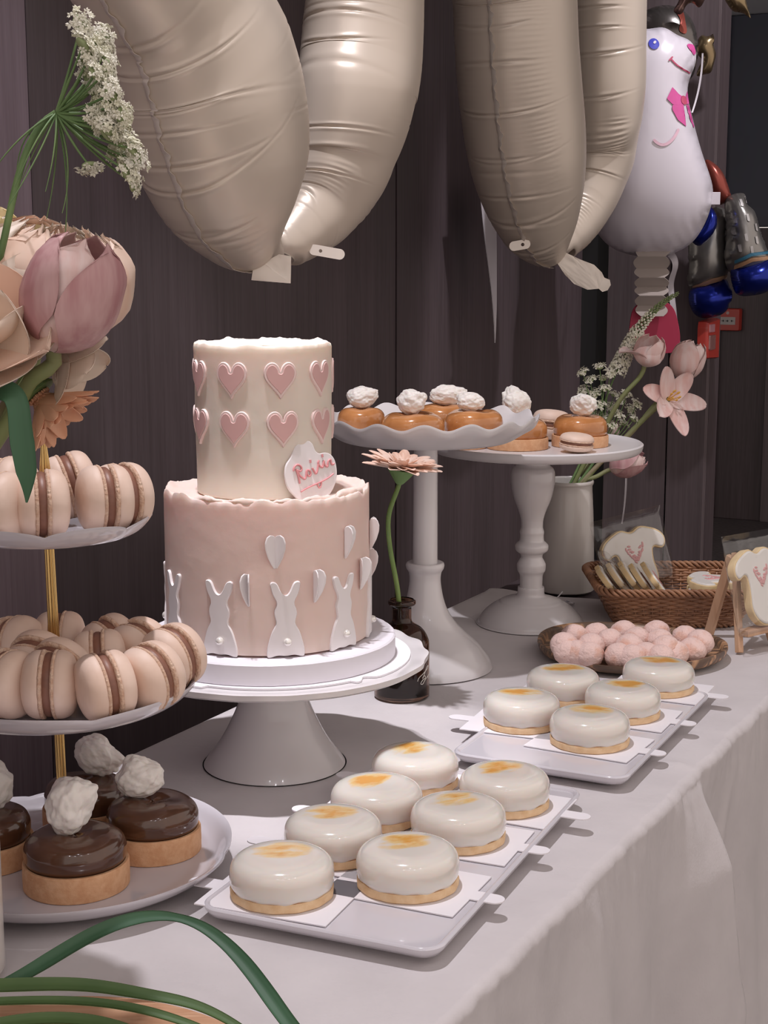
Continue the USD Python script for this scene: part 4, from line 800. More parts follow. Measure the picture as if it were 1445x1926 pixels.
def onesie(label, foot, ydir, zdir, h, name='onesie_cookie', film=True, group=None, th=.009):
    """foot: bottom centre of the cookie; ydir: towards its neck; zdir: the way its iced face looks"""
    y = V(*ydir) / np.linalg.norm(ydir); z = V(*zdir) - y * np.dot(V(*zdir), y); z /= np.linalg.norm(z); x = np.cross(y, z); A = np.stack([x, y, z], 1)
    t = thing(name, label, 'cookie', foot, 0, group); po_ = dense(spline_poly(np.array(on) * h, 120), .0016); ins = dense(po_.buffer(-.0022), .0016)
    obj('cookie', xf(slab(po_, [(.0008, -th), (0, -th + .001), (0, -.001), (.0008, 0)]), A), M_cook, t, smooth=45)
    ic = obj('icing', xf(slab(ins, [(0, -.0003), (0, .0009), (.0006, .0016), (.0018, .0020)]), A), M_ric, t, smooth=50)
    dots = []
    rs = np.random.RandomState(3)
    for k in range(34):
        a = (k // 2) / 16 * 2 - 1; sd_ = (-1) ** k; px_ = (.115 * a + .020 * sd_) * h; py_ = (.54 + .20 * abs(a) ** 1.5 + .010 * sd_) * h
        dots.append(shift(xf(ball(.0015, 1, (1.8, .9, .6)), rotz(.9 * a + .7 * sd_)), (px_ + rs.randn() * .0006, py_ + rs.randn() * .0006, .0021)))
    obj('sprig', xf(cat_(dots), A), M_blush, ic, smooth=True, label='pink piped laurel sprig')
    if film:
        gx, gy = np.meshgrid(np.linspace(-.56 * h, .56 * h, 26), np.linspace(-.08 * h, 1.22 * h, 28), indexing='ij')
        eg = np.minimum(np.minimum(.56 * h - np.abs(gx), gy + .08 * h), 1.22 * h - gy) / (.12 * h)
        for sg, z0 in ((1, .0046), (-1, th + .0016)):
            hz = (z0 if sg > 0 else z0) * np.clip(eg, 0, 1) ** .6 + (meshkit.fbm(np.stack([gx * 60, gy * 60, 0 * gx + sg], -1), 3, 2) - .5) * .004 * np.clip(eg, 0, 1)
            g_ = np.stack([gx, gy, sg * np.maximum(hz, .0) - (th * .5 if sg < 0 else th * .5) * (1 - np.clip(eg, 0, 1))], -1); fc = grid_faces(26, 28)
            obj('wrapper', xf((g_.reshape(-1, 3), fc if sg > 0 else fc[:, ::-1]), A), M_film, t, smooth=True, label='clear film wrapper')
    return t
hB_ = lambda x, y, z: qb + V(x, y + .030, z)
onesie('white iced onesie cookie standing upright at the left in the wicker basket', hB_(-.026, .036, .016), (-.24, .16, 1), (.25, -1, .22), .090, group='onesie cookies in the basket')
for k in range(5):
    nm = ['leftmost of five', 'second from the left of five', 'middle of five', 'fourth from the left of five', 'rightmost of five'][k]
    onesie('onesie cookie seen edge-on, leaning left in the basket, ' + nm, hB_(-.052 + .0136 * k, -.026 + .003 * (k % 2), .013 + .002 * (k % 3)), (-.80 + .02 * k, .05, 1), (1, -.06, .80), .070, group='onesie cookies in the basket', film=(k == 1), th=.0062)
for k in range(2): onesie('iced onesie cookie lying flat in the basket, ' + ['uppermost of the pair', 'underneath the other'][k], hB_(.100, -.030 + .006 * k, .052 - .0145 * k), (-1, .1 + .1 * k, 0), (0, 0, 1), .084, group='onesie cookies in the basket', film=False)

# ================================================================== little easel with a wrapped cookie
M_pine = mat('pale_pine', 'cba587', 0.6, c2='bd9475', scale=25, stretch=(4, 4, .6))
f1 = P(1391, 1229, ZT); f2 = P(1455, 1213, ZT); f3 = P(1333, 1195, ZT)
EA = thing('easel', 'miniature pale pine easel at the right edge holding a wrapped cookie', 'easel', (f1 + f2) / 2)
cx_ = (f2 - f1); cx_ /= np.linalg.norm(cx_); nz_ = V(cx_[1], -cx_[0], 0)
if np.dot(nz_, V(0, -1, 0)) < 0: nz_ = -nz_
ap = (f1 + f2) / 2 - nz_ * .030; za = ZC(f1, 1052)
up_ = V(0, 0, .0008)
obj('front_leg', bar(f1 + up_, V(*(ap - cx_ * .007)[:2], za), .0085, .0065, nz_), M_pine, EA, world=True)
obj('front_leg', bar(f2 + up_, V(*(ap + cx_ * .007)[:2], za), .0085, .0065, nz_), M_pine, EA, world=True)
obj('rear_leg', bar(f3 + up_, V(*(ap - cx_ * .004 - nz_ * .008)[:2], za - .006), .0110, .0065, cx_), M_pine, EA, world=True)
zl = ZC(f1, 1190)
def onleg(a, b, z): k = (z - a[2]) / (b[2] - a[2]); return a + (b - a) * k
apz = V(ap[0], ap[1], za)
L1, L2 = onleg(f1, apz, zl), onleg(f2, apz, zl)
obj('ledge', bar(L1 - cx_ * .006 + nz_ * .011, L2 + cx_ * .010 + nz_ * .011, .014, .0075, V(0, 0, 1)), M_pine, EA, world=True)
sl = apz - (L1 + L2) / 2; sl /= np.linalg.norm(sl)
fo = (L1 + L2) / 2 + nz_ * .0215 + V(0, 0, .0082) + cx_ * .001
onesie('white iced onesie cookie with pink sprig, wrapped and propped on the small easel', fo, sl, nz_ + V(0, 0, .3), .088, film=True, th=.010)
# ================================================================== flowers
def stream(name, c1, c2, hi, axis_scale=(1, 1, .12), scale=90, trans=.22, rough=.5): return mat(name, c1, rough, c2=c2, scale=scale, lo=.38, hi=hi, stretch=axis_scale, trans=trans)
M_tul_d = stream('mauve_tulip_petal', 'c48f92', 'dcb6b5', .66)
M_tul = stream('pink_tulip_petal', 'e8bfb8', 'f2dcd8', .62)
M_tul_l = stream('blush_tulip_petal', 'eac6c0', 'f4e2df', .62)
M_peony = stream('peach_peony_petal', 'f0cdb6', 'f3dac8', .62, scale=30)
M_lily = stream('cream_petal', 'efe0c0', 'e6d69a', .66, scale=22)
M_white = stream('white_petal', 'efe3d4', 'e9d4c2', .66, scale=20)
M_orange = stream('apricot_petal', 'eebd9c', 'e9b08c', .62, scale=60)
M_yel = mat('yellow_stamen', 'e3b557', 0.7)
M_flor = mat('white_floret', 'f0ede2', 0.7, c2='e2e0c8', scale=90, trans=.15)
M_bud = mat('green_bud', '9aa77a', 0.7)
M_umb = mat('umbel_ray_green', '76905a', 0.6, c2='5d7a4c', scale=40)
M_vase = mat('cream_enamel_vase', 'cdc7c2', 0.25, coat_weight=.3)

def tulip(label, base, axis, L, W, tilts, spin, mats_, stem, rad=.003, cup=.55, seed=0, group=None, stamens=False, name='tulip'):
    """tilts: for each petal (start, end) lean in degrees and a turn around the axis"""
    t = thing(name, label, 'flower', base, 0, group); A = frame_to(axis, spin)
    for k, q in enumerate(tilts):
        if len(q) == 4: m = egg_petal(L * q[3], W, math.radians(q[0]), 1.05, q[1], q[2], seed + k, mouth=.42)
        else:
            az, a0, a1, cp, l = q; m = xf(petal(L * l, W, math.radians(a0), math.radians(a1), cp, nu=16, nv=11, th=.0007, a=.78, wav=.05, seed=seed + k), rotz(math.radians(az)))
        obj('petal', xf(m, A), mats_[0] if k % 2 == 0 or len(mats_) < 3 else mats_[2], t, smooth=True)
    if stamens:
        for k in range(6):
            a = k * PI / 3; b = V(.001 * math.cos(a), .001 * math.sin(a), .001); e = V(.006 * math.cos(a), .006 * math.sin(a), .020)
            obj('stamen', xf(cat_([tube([b, e], .0006, 6), shift(xf(ball(.0014, 2, (1, 1, 2.6)), roty(.3 * math.cos(a))), e)]), A), M_yel, t, smooth=True)
    a = A[:, 2]
    obj('stem', tube(curve([base + a * .0015, base - a * .012] + stem, 40), np.linspace(rad * 1.05, rad, 40), 12), mats_[1], t, smooth=True, world=True)
    return t
CLOSED = [(0, .05, .03, 1.0), (60, -.02, .0, .98), (120, .05, .03, .99), (180, -.02, .0, 1.0), (240, .05, .03, 1.02), (300, -.02, .0, .97)]
def floret(rs, s):
    """a five-petalled speck"""
    m = []
    for j in range(5):
        a = j * 2 * PI / 5 + rs.rand(); d = V(math.cos(a), math.sin(a), .35); p = V(-math.sin(a), math.cos(a), 0)
        v = np.array([0 * d, d * s * .6 + p * s * .38, d * s * 1.15, d * s * .6 - p * s * .38, d * s * .55 + V(0, 0, s * .25)])
        m.append((v, np.array([[0, 1, 4], [1, 2, 4], [2, 3, 4], [3, 0, 4], [0, 2, 1], [0, 3, 2]])))
    return cat_(m)
def umbel(label, hub, heads, stem, hs, fs, nf, seed, rays_bow=.12, rad=.0022, group=None, bracts=0, name='queen_annes_lace', dome=.35):
    """heads: list of (position, direction) of the small clusters"""
    t = thing(name, label, 'flower', hub, 0, group); rs = np.random.RandomState(seed); F_, G_ = [], []
    for (p, d) in heads:
        A = frame_to(d); L = np.linalg.norm(p - hub); mid = (p + hub) / 2 + rs.randn(3) * L * .02 + V(0, 0, -rays_bow * L * .5)
        obj('ray', tube(curve([hub, mid, p], 10), np.linspace(rad * .42, rad * .26, 10), 6), M_umb, t, smooth=True, world=True)
        for k in range(nf):
            rr = hs * math.sqrt((k + .5) / nf); a = k * 2.39996 + rs.rand(); q = V(rr * math.cos(a), rr * math.sin(a), dome * hs * (1 - (rr / hs) ** 2) + rs.randn() * hs * .12)
            F_.append(xf(xf(floret(rs, fs * (.8 + .5 * rs.rand())), frame_to(V(q[0] / hs * .8, q[1] / hs * .8, 1) + rs.randn(3) * .25)), np.block([[A, (p + A @ q)[:, None]], [np.zeros((1, 3)), np.ones((1, 1))]])))
        for k in range(6):
            a = k * 1.05 + rs.rand(); G_.append(tube([p - A[:, 2] * hs * .35, p + A @ V(hs * .55 * math.cos(a), hs * .55 * math.sin(a), 0)], hs * .05, 4))
        G_.append(shift(ball(hs * .5, 2), p - A[:, 2] * hs * .28)[0:2] if False else xf(ball(hs * .62, 2, (1, 1, .45)), np.block([[A, (p - A[:, 2] * hs * .12)[:, None]], [np.zeros((1, 3)), np.ones((1, 1))]])))
    obj('florets', cat_(F_), M_flor, t, smooth=False, world=True, kind='stuff')
    obj('pedicels', cat_(G_), M_bud, t, smooth=True, world=True, kind='stuff')
    for k in range(bracts):
        a = k * 2.4; d = stem[0] - hub; d /= np.linalg.norm(d); A = frame_to(d); e = hub + (A @ V(math.cos(a), math.sin(a), .9 + .5 * rs.rand()) * .6 + V(.25, 0, -.75)) * (.030 + .018 * rs.rand()); m = (hub + e) / 2 + A @ V(math.cos(a), math.sin(a), -.2) * .006
        obj('bract', tube(curve([hub, m, e + rs.randn(3) * .004], 10), np.linspace(.0008, .00025, 10), 5), M_umb, t, smooth=True, world=True)
    obj('stem', tube(curve([hub] + stem, 60), np.linspace(rad * .85, rad * 1.15, 60), 10), M_umb, t, smooth=True, world=True)
    return t

# ------------------------------------------------------------------ the far vase and its flowers
q9 = P(1064, 1109, .7490)
VS = thing('flower_vase', 'cream enamel pitcher vase behind the baluster stand, full of tulips', 'vase', q9)
pr = px_lathe(q9, [(1112, 51), (1106, 53), (1060, 52.5), (1000, 51), (950, 48.5), (925, 47), (912, 46.5), (909, 48.5), (906, 49.5), (903, 48.5), (902, 46.5)])
pr[0] = (pr[0][0], .0003)
zt9 = pr[-1][1]
obj('body', lathe([(0, .0003)] + pr + [(pr[-1][0] - .002, zt9 - .003), (pr[4][0] - .004, pr[4][1]), (pr[1][0] - .005, .006), (0, .006)], 80), M_vase, VS, smooth=55)
k9 = lambda px, py, b=0.0: PY(px, py, q9[1] - b)
mouth = k9(1066, 915)
def vst(px, py, b=0.0, n=3, dx=0): p = k9(px, py, b); return [p, k9(1068 + dx, 930), V(q9[0] - dx * .0004, q9[1], q9[2] + .03)]
GV = 'flowers in the far vase'
tulip('half open pink tulip of the far vase with one petal curled left', k9(1212, 689, .02), (.30, -.10, 1), .043, .0195, [(0, .05, .05, 1.0), (60, 0, .02, 1.0), (120, .05, .04, .98), (250, .04, .05, .7), (300, 0, .05, .95), (178, 38, 118, .3, 1.0)], .2, (M_tul, M_stem_pale, M_tul_l), [k9(1180, 735, .02), k9(1140, 800, .01), k9(1085, 900), V(q9[0] + .008, q9[1], q9[2] + .04)], rad=.0030, seed=3, group=GV)
tulip('closed pink tulip at the upper right of the far vase', k9(1278, 713, .0), (.42, 0, 1), .054, .0215, CLOSED, .5, (M_tul, M_stem_pale, M_tul_l), [k9(1262, 735), k9(1200, 800), k9(1120, 880), k9(1084, 920), V(q9[0] + .012, q9[1], q9[2] + .05)], rad=.0032, seed=13, group=GV)
tulip('wide open pink tulip with yellow stamens, right of the far vase', k9(1256, 752, .03), (.35, -.85, .35), .047, .0125, [(8, 75, 62, .3, 1.0), (70, 70, 46, .3, 1.0), (128, 72, 80, .3, .95), (188, 70, 60, .25, .9), (248, 76, 85, .3, 1.15), (312, 78, 82, .3, 1.15)], 0.6, (M_tul, M_stem_pale, M_tul_l), [k9(1225, 775, .01), k9(1165, 835, .0), k9(1100, 905), V(q9[0] + .014, q9[1], q9[2] + .06)], rad=.0034, seed=23, group=GV, stamens=True)
tulip('pink tulip hanging below the flat plate, out of the far vase', k9(1148, 884, .0), (.9, -.15, .42), .050, .0190, CLOSED, .2, (M_tul_d, M_stem_pale, M_tul), [k9(1120, 897), k9(1100, 903), k9(1082, 925), V(q9[0] + .004, q9[1], q9[2] + .08)], rad=.0028, seed=33, group=GV)
tulip('small pale pink bloom peeping over the flat plate beside the last tartlet', k9(1146, 826, -.02), (.2, 0, 1), .026, .0105, CLOSED, .2, (M_tul_l, M_stem_pale), [k9(1130, 850, -.02), k9(1095, 900, -.01), V(q9[0] + .004, q9[1] + .012, q9[2] + .09)], rad=.0022, seed=43, group=GV)
# the spike of small white bells
sp = thing('veronica_spike', 'long curved flower spike, white below and green budded at its tip, in the far vase', 'flower', k9(1186, 690), 0, GV)
sc = curve([k9(1160, 700), k9(1182, 655), k9(1205, 615), k9(1235, 580), k9(1282, 549)], 60)
obj('stem', tube(curve([k9(1070, 915), k9(1105, 840), k9(1140, 750)] + list(sc[::6]), 80), np.linspace(.0018, .0006, 80), 8), M_umb, sp, smooth=True, world=True)
rs = np.random.RandomState(4); W_, G_ = [], []
for k in range(240):
    u = (k / 240) ** .9; p = sc[int(u * 58)]; T = sc[min(int(u * 58) + 1, 59)] - p; T /= np.linalg.norm(T); A = frame_to(T, k * 2.4); d = A[:, 0]
    rr = .0088 * (1 - u) ** .75 + .0022
    if u < .46: W_.append(xf(floret(rs, .0042), np.block([[frame_to(d + T * .2), (p + d * rr)[:, None]], [np.zeros((1, 3)), np.ones((1, 1))]]))); W_.append(shift(ball(.0017, 1), p + d * rr * .8))
    elif u < .68: W_.append(xf(ball(.0019 * (1.15 - u * .6), 2, (1, 1, 1.4)), np.block([[frame_to(d + T * .6), (p + d * rr * .8)[:, None]], [np.zeros((1, 3)), np.ones((1, 1))]])))
    if u >= .42: G_.append(xf(ball(.0019 * (1.2 - u * .75), 2, (.8, .8, 1.8)), np.block([[frame_to(d * .8 + T), (p + d * rr * .62)[:, None]], [np.zeros((1, 3)), np.ones((1, 1))]])))
obj('white_bells', cat_(W_), M_flor, sp, smooth=30, world=True, kind='stuff'); obj('green_buds', cat_(G_), mat('spike_bud_green', '7b8a5c', .6), sp, smooth=True, world=True, kind='stuff')
heads = [(1096, 700), (1128, 690), (1134, 712), (1110, 714), (1148, 702), (1098, 734), (1120, 740), (1138, 730), (1156, 742), (1106, 752), (1128, 762), (1150, 765), (1168, 752), (1180, 742), (1120, 780), (1140, 785), (1164, 780), (1186, 770), (1198, 760), (1150, 800), (1172, 796), (1192, 788)]
umbel('bunch of tiny cream white lace flowers rising behind the right-hand tartlet', k9(1128, 850, .0), [(k9(x, y, .012 * math.sin(i * 2.1)), V((x - 1140) / 60, -.5 + .4 * math.sin(i), 1.0)) for i, (x, y) in enumerate(heads)], [k9(1110, 880), k9(1080, 920), V(q9[0] - .004, q9[1], q9[2] + .05)], .0085, .0021, 30, 11, group=GV, name='lace_flower')

# ------------------------------------------------------------------ the near bouquet, from a vase just left of the frame
qv = P(-88, 1838, ZT)
NV = thing('bouquet_vase', 'white ceramic vase at the left picture edge, only a sliver of its side showing', 'vase', qv)
hv = ZC(qv, 1000) - ZT
rv = RAD(qv, 96)
obj('body', lathe(smooth_prof([(0, 0), (rv * .92, 0), (rv, .004), (rv * 1.0, hv * .3), (rv * .92, hv * .6), (rv * .66, hv * .9), (rv * .70, hv), (rv * .64, hv), (rv * .58, hv * .9), (rv * .84, hv * .6), (rv * .92, hv * .3), (rv * .88, .008), (0, .006)], 70), 72), M_vase, NV, smooth=60)
kv = lambda px, py, b=0.0: PY(px, py, qv[1] - b)
vm = V(qv[0], qv[1], qv[2] + hv * .80)
def into(dx=0., dy=0.): return [vm + V(dx, dy, 0.03), vm + V(dx * .6, dy * .6, -.05)]
GB = 'flowers of the near bouquet'
tulip('large closed mauve pink tulip at the right of the near bouquet', kv(98, 660, .03), (.40, -.12, 1), .0690, .0265, CLOSED, .25, (M_tul_d, M_stem_pale, M_tul), [kv(70, 705, .03), kv(35, 760, .02), kv(-20, 850, .01)] + into(.012, -.01), rad=.0044, cup=.6, seed=51, group=GB)
# peony: shells of cupped petals
def peony(label, c, axis, R, seed, mats_, stem, name='peony', layers=None):
    t = thing(name, label, 'flower', c, 0, GB); A = frame_to(axis); rs = np.random.RandomState(seed)
    for n, k_, A_, fl, az, hh in [(6, 1.0, .80, .16, .0, 1.22), (6, .95, .75, .08, .5, 1.27), (6, .86, .7, .02, .2, 1.29), (6, .74, .7, .0, .7, 1.27), (5, .60, .75, .0, .1, 1.24), (5, .44, .75, .0, .3, 1.20), (4, .28, .9, .0, .3, 1.15)]:
        for k in range(n):
            m = egg_petal(R * hh * (1 + .05 * rs.randn()), R * k_ * (1 + .03 * rs.randn()), az + 2 * PI * k / n + .15 * rs.randn(), A_ * (1 + .12 * rs.randn()), .02 * rs.randn(), fl + .05 * rs.randn(), seed * 9 + k + n, .5, mouth=.42, sq=5.0)
            obj('petal', xf(m, A), mats_[(k + n) % len(mats_)], t, smooth=True)
    obj('stem', tube(curve([c, c - A[:, 2] * .02] + stem, 30), .003, 10), M_stem_pale, t, smooth=True, world=True)
    return t
peony('full peach peony behind the mauve tulip in the near bouquet', kv(74, 628, -.045), (.24, -.22, 1), .052, 3, (M_peony, M_white), [kv(10, 760, -.01), kv(-30, 900)] + into(.004, .012))
tulip('pale cream and yellow bloom at the upper left of the near bouquet', kv(-28, 500, -.06), (.34, .0, 1), .048, .024, [(0, 70, 5, .4, 1), (60, 80, 26, .4, 1.1), (120, 70, 10, .4, 1), (180, 75, 12, .4, 1), (240, 70, 10, .4, 1), (300, 84, 30, .4, 1.1)], .3, (M_lily, M_stem_pale, M_lily), [kv(-40, 640, .01), kv(-50, 800)] + into(-.01, .0), rad=.003, seed=61, group=GB, name='blossom')
tulip('white ruffled bloom with broad petals low at the left picture edge', kv(-26, 655, .035), (.15, -.70, .6), .050, .030, [(20, 80, 55, .35, 1), (80, 75, 35, .35, 1), (140, 80, 50, .35, 1), (200, 75, 60, .35, 1), (260, 80, 55, .35, 1), (320, 70, 40, .35, 1), (50, 40, 5, .4, .8), (170, 40, 5, .4, .8), (290, 40, 5, .4, .8)], .1, (M_white, M_stem_pale, M_peony), [kv(-40, 720, .03), kv(-60, 850)] + into(-.006, -.012), rad=.003, seed=71, group=GB, name='blossom')
tulip('drooping white blossom below the mauve tulip in the near bouquet', kv(110, 668, .005), (.75, .1, -.62), .034, .015, [(0, 45, 38, .3, 1), (72, 60, 60, .3, .9), (144, 55, 50, .3, .9), (216, 60, 56, .3, .9), (288, 48, 44, .3, 1)], .5, (M_white, M_stem_pale, M_white), [kv(70, 655, .0), kv(20, 760)] + into(.008, .006), rad=.002, seed=81, group=GB, name='blossom')
gerbera('apricot gerbera facing down and right above the gold finial', kv(70, 742, .0), (.66, -.12, -.72), RAD(kv(72, 748), 112), [kv(40, 735, .0), kv(0, 800), kv(-40, 900)] + into(.002, -.006), (M_orange, M_stem), 9, GB, opn=.60)
hub = kv(106, 212, .01)
hd_ = []
rs = np.random.RandomState(8)
ctr = [(160, 40), (175, 75), (200, 62), (182, 105), (165, 120), (203, 100), (195, 138), (210, 150), (185, 165), (218, 178), (198, 190), (226, 205), (206, 222), (236, 238), (214, 255), (240, 262), (225, 282), (252, 280), (238, 300), (262, 300), (248, 325), (260, 345), (212, 130), (225, 230), (192, 210), (215, 200), (180, 140), (230, 260), (205, 240), (190, 90), (262, 270), (240, 215)]
for i, (x, y) in enumerate(ctr): hd_.append((kv(x - 8 + 4 * rs.randn(), y + 3 * rs.randn(), .01 + .020 * math.sin(i * 2.3)), V(1, -.35 + .5 * rs.randn(), .35 + .3 * rs.randn())))
hd_.append((kv(170, 314, .02), V(.1, -.1, -1)))
umbel("large umbel of tiny white Queen Anne's lace seen from the side, top left", hub, hd_, [kv(80, 232, .01), kv(48, 290, .01), kv(25, 370, .01), kv(10, 440, .01), kv(-20, 560)] + into(.0, .01), .0078, .0021, 36, 21, group=GB, bracts=9, rad=.0023)
def blade(label, path, w, name='leaf', group=None, roll=0.0, m=None, face=(0, -1, .3), fold=.25, group_=None):
    """a strap leaf along the path; w: half widths along it"""
    p = curve(path, 48); T = np.gradient(p, axis=0); T /= np.linalg.norm(T, axis=1, keepdims=True); f = V(*face); s = np.cross(T, f); s /= np.linalg.norm(s, axis=1, keepdims=True); nn = np.cross(s, T)
    if roll: s, nn = s * math.cos(roll) + nn * math.sin(roll), nn * math.cos(roll) - s * math.sin(roll)
    ww = np.interp(np.linspace(0, 1, 48), np.linspace(0, 1, len(w)), w)[:, None, None]; v = np.linspace(-1, 1, 7)[None, :, None]
    g = p[:, None] + s[:, None] * v * ww + nn[:, None] * (np.abs(v) * ww * fold)
    return obj(name, sheet(g, .0008), m or M_leaf, None, smooth=True, label=label, cat='leaf', group=group)
blade('dark green strap leaf of the near bouquet hanging over the top tier macarons', [kv(-40, 770, .06), kv(0, 735, .06), kv(22, 742, .062), kv(38, 800, .064), kv(46, 860, .064), kv(50, 945, .062)], [.006, .0062, .0060, .0066, .0056, .0005], 'strap_leaf', roll=.2)
# ------------------------------------------------------------------ wooden round and looping leaves in the near corner
qw = P(72, 2100, ZT + .012)
M_round = usdkit.material(stage, '/World/Looks/pale_wood_rings', {'tc': ('texture_coordinate', {}), 'mp': ('mapping', {'scale': (2., 26., 2.)}), 'nz': ('noise_texture', {'scale': 5., 'detail': 5., 'distortion': .6}),
    'rp': ('rgb_ramp', {'ramp': [(.35, lin('d3a684')), (.55, lin('c39270')), (.7, lin('dcb392'))]}), 'p': ('principled_bsdf', {'roughness': .55})}, [('tc.object', 'mp.vector'), ('mp.vector', 'nz.vector'), ('nz.fac', 'rp.fac'), ('rp.color', 'p.base_color')], surface='p.BSDF')
rw = RAD(qw, 480)
WR = thing('wooden_board', 'round pale wooden board in the bottom left corner under looping leaves', 'board', V(qw[0], qw[1], ZT))
obj('disc', lathe([(0, 0), (rw - .002, 0), (rw, .002), (rw, .0105), (rw - .002, .0125), (0, .0125)], 120), M_round, WR, smooth=45)
M_olive = mat('olive_leaf', '5c7747', .55, c2='4d683c', scale=14, trans=.1)
GL = 'looping grass leaves in the near corner'
zz = lambda px, py, h: P(px, py, ZT + h)
blade('long green grass leaf arching high over the near tray corner', [zz(10, 1852, .035), zz(60, 1825, .040), zz(140, 1777, .050), zz(220, 1738, .058), zz(300, 1723, .062), zz(370, 1738, .060), zz(430, 1780, .052), zz(490, 1850, .040), zz(560, 1945, .024)], [.0036, .0044, .0044, .0040, .0024, .0036, .0044, .0046, .0042], 'grass_leaf', GL, face=(0, -.7, .7))
blade('broad green grass leaf lying lowest across the wooden board, third from the top', [zz(-40, 1935, .022), zz(60, 1918, .024), zz(180, 1922, .024), zz(260, 1945, .022)], [.0036, .0038, .0036, .003], 'grass_leaf', GL, m=M_olive, face=(0, -.5, .85))
blade('broad olive grass leaf curving over the board to the cloth, topmost of three', [zz(-50, 1855, .036), zz(60, 1853, .038), zz(170, 1855, .038), zz(280, 1872, .034), zz(370, 1892, .028), zz(440, 1926, .020), zz(490, 1960, .016)], [.0044, .0044, .0042, .0038, .0032, .0026, .002], 'grass_leaf', GL, m=M_olive, face=(0, -.5, .85))
blade('thin green grass leaf across the wooden board, between two broader leaves', [zz(-50, 1886, .030), zz(80, 1882, .031), zz(200, 1888, .030), zz(300, 1908, .027), zz(390, 1940, .022)], [.0026, .0026, .0026, .0026, .0022], 'grass_leaf', GL, m=M_olive, face=(0, -.5, .85))

sc_ = thing('paper_scrap', 'crumpled white scrap of ribbon lying on the cloth edge before the far vase', 'scrap', P(1060, 1130, ZT))
obj('strip', sheet(np.stack([np.stack([P(1040 + 40 * u + 2 * math.sin(9 * u), 1124 + 9 * u + 5 * v * (1 - u * .5), ZT + .002 + .004 * abs(math.sin(7 * u + 2 * v))) for v in (0, .5, 1)]) for u in np.linspace(0, 1, 12)]), .0005), M_card, sc_, smooth=40, world=True)
obj('thread_end', tube(curve([P(1046, 1126, ZT + .003), P(1053, 1119, ZT + .006), P(1058, 1113, ZT + .008)], 10), .0009, 6), M_card, sc_, smooth=True, world=True)
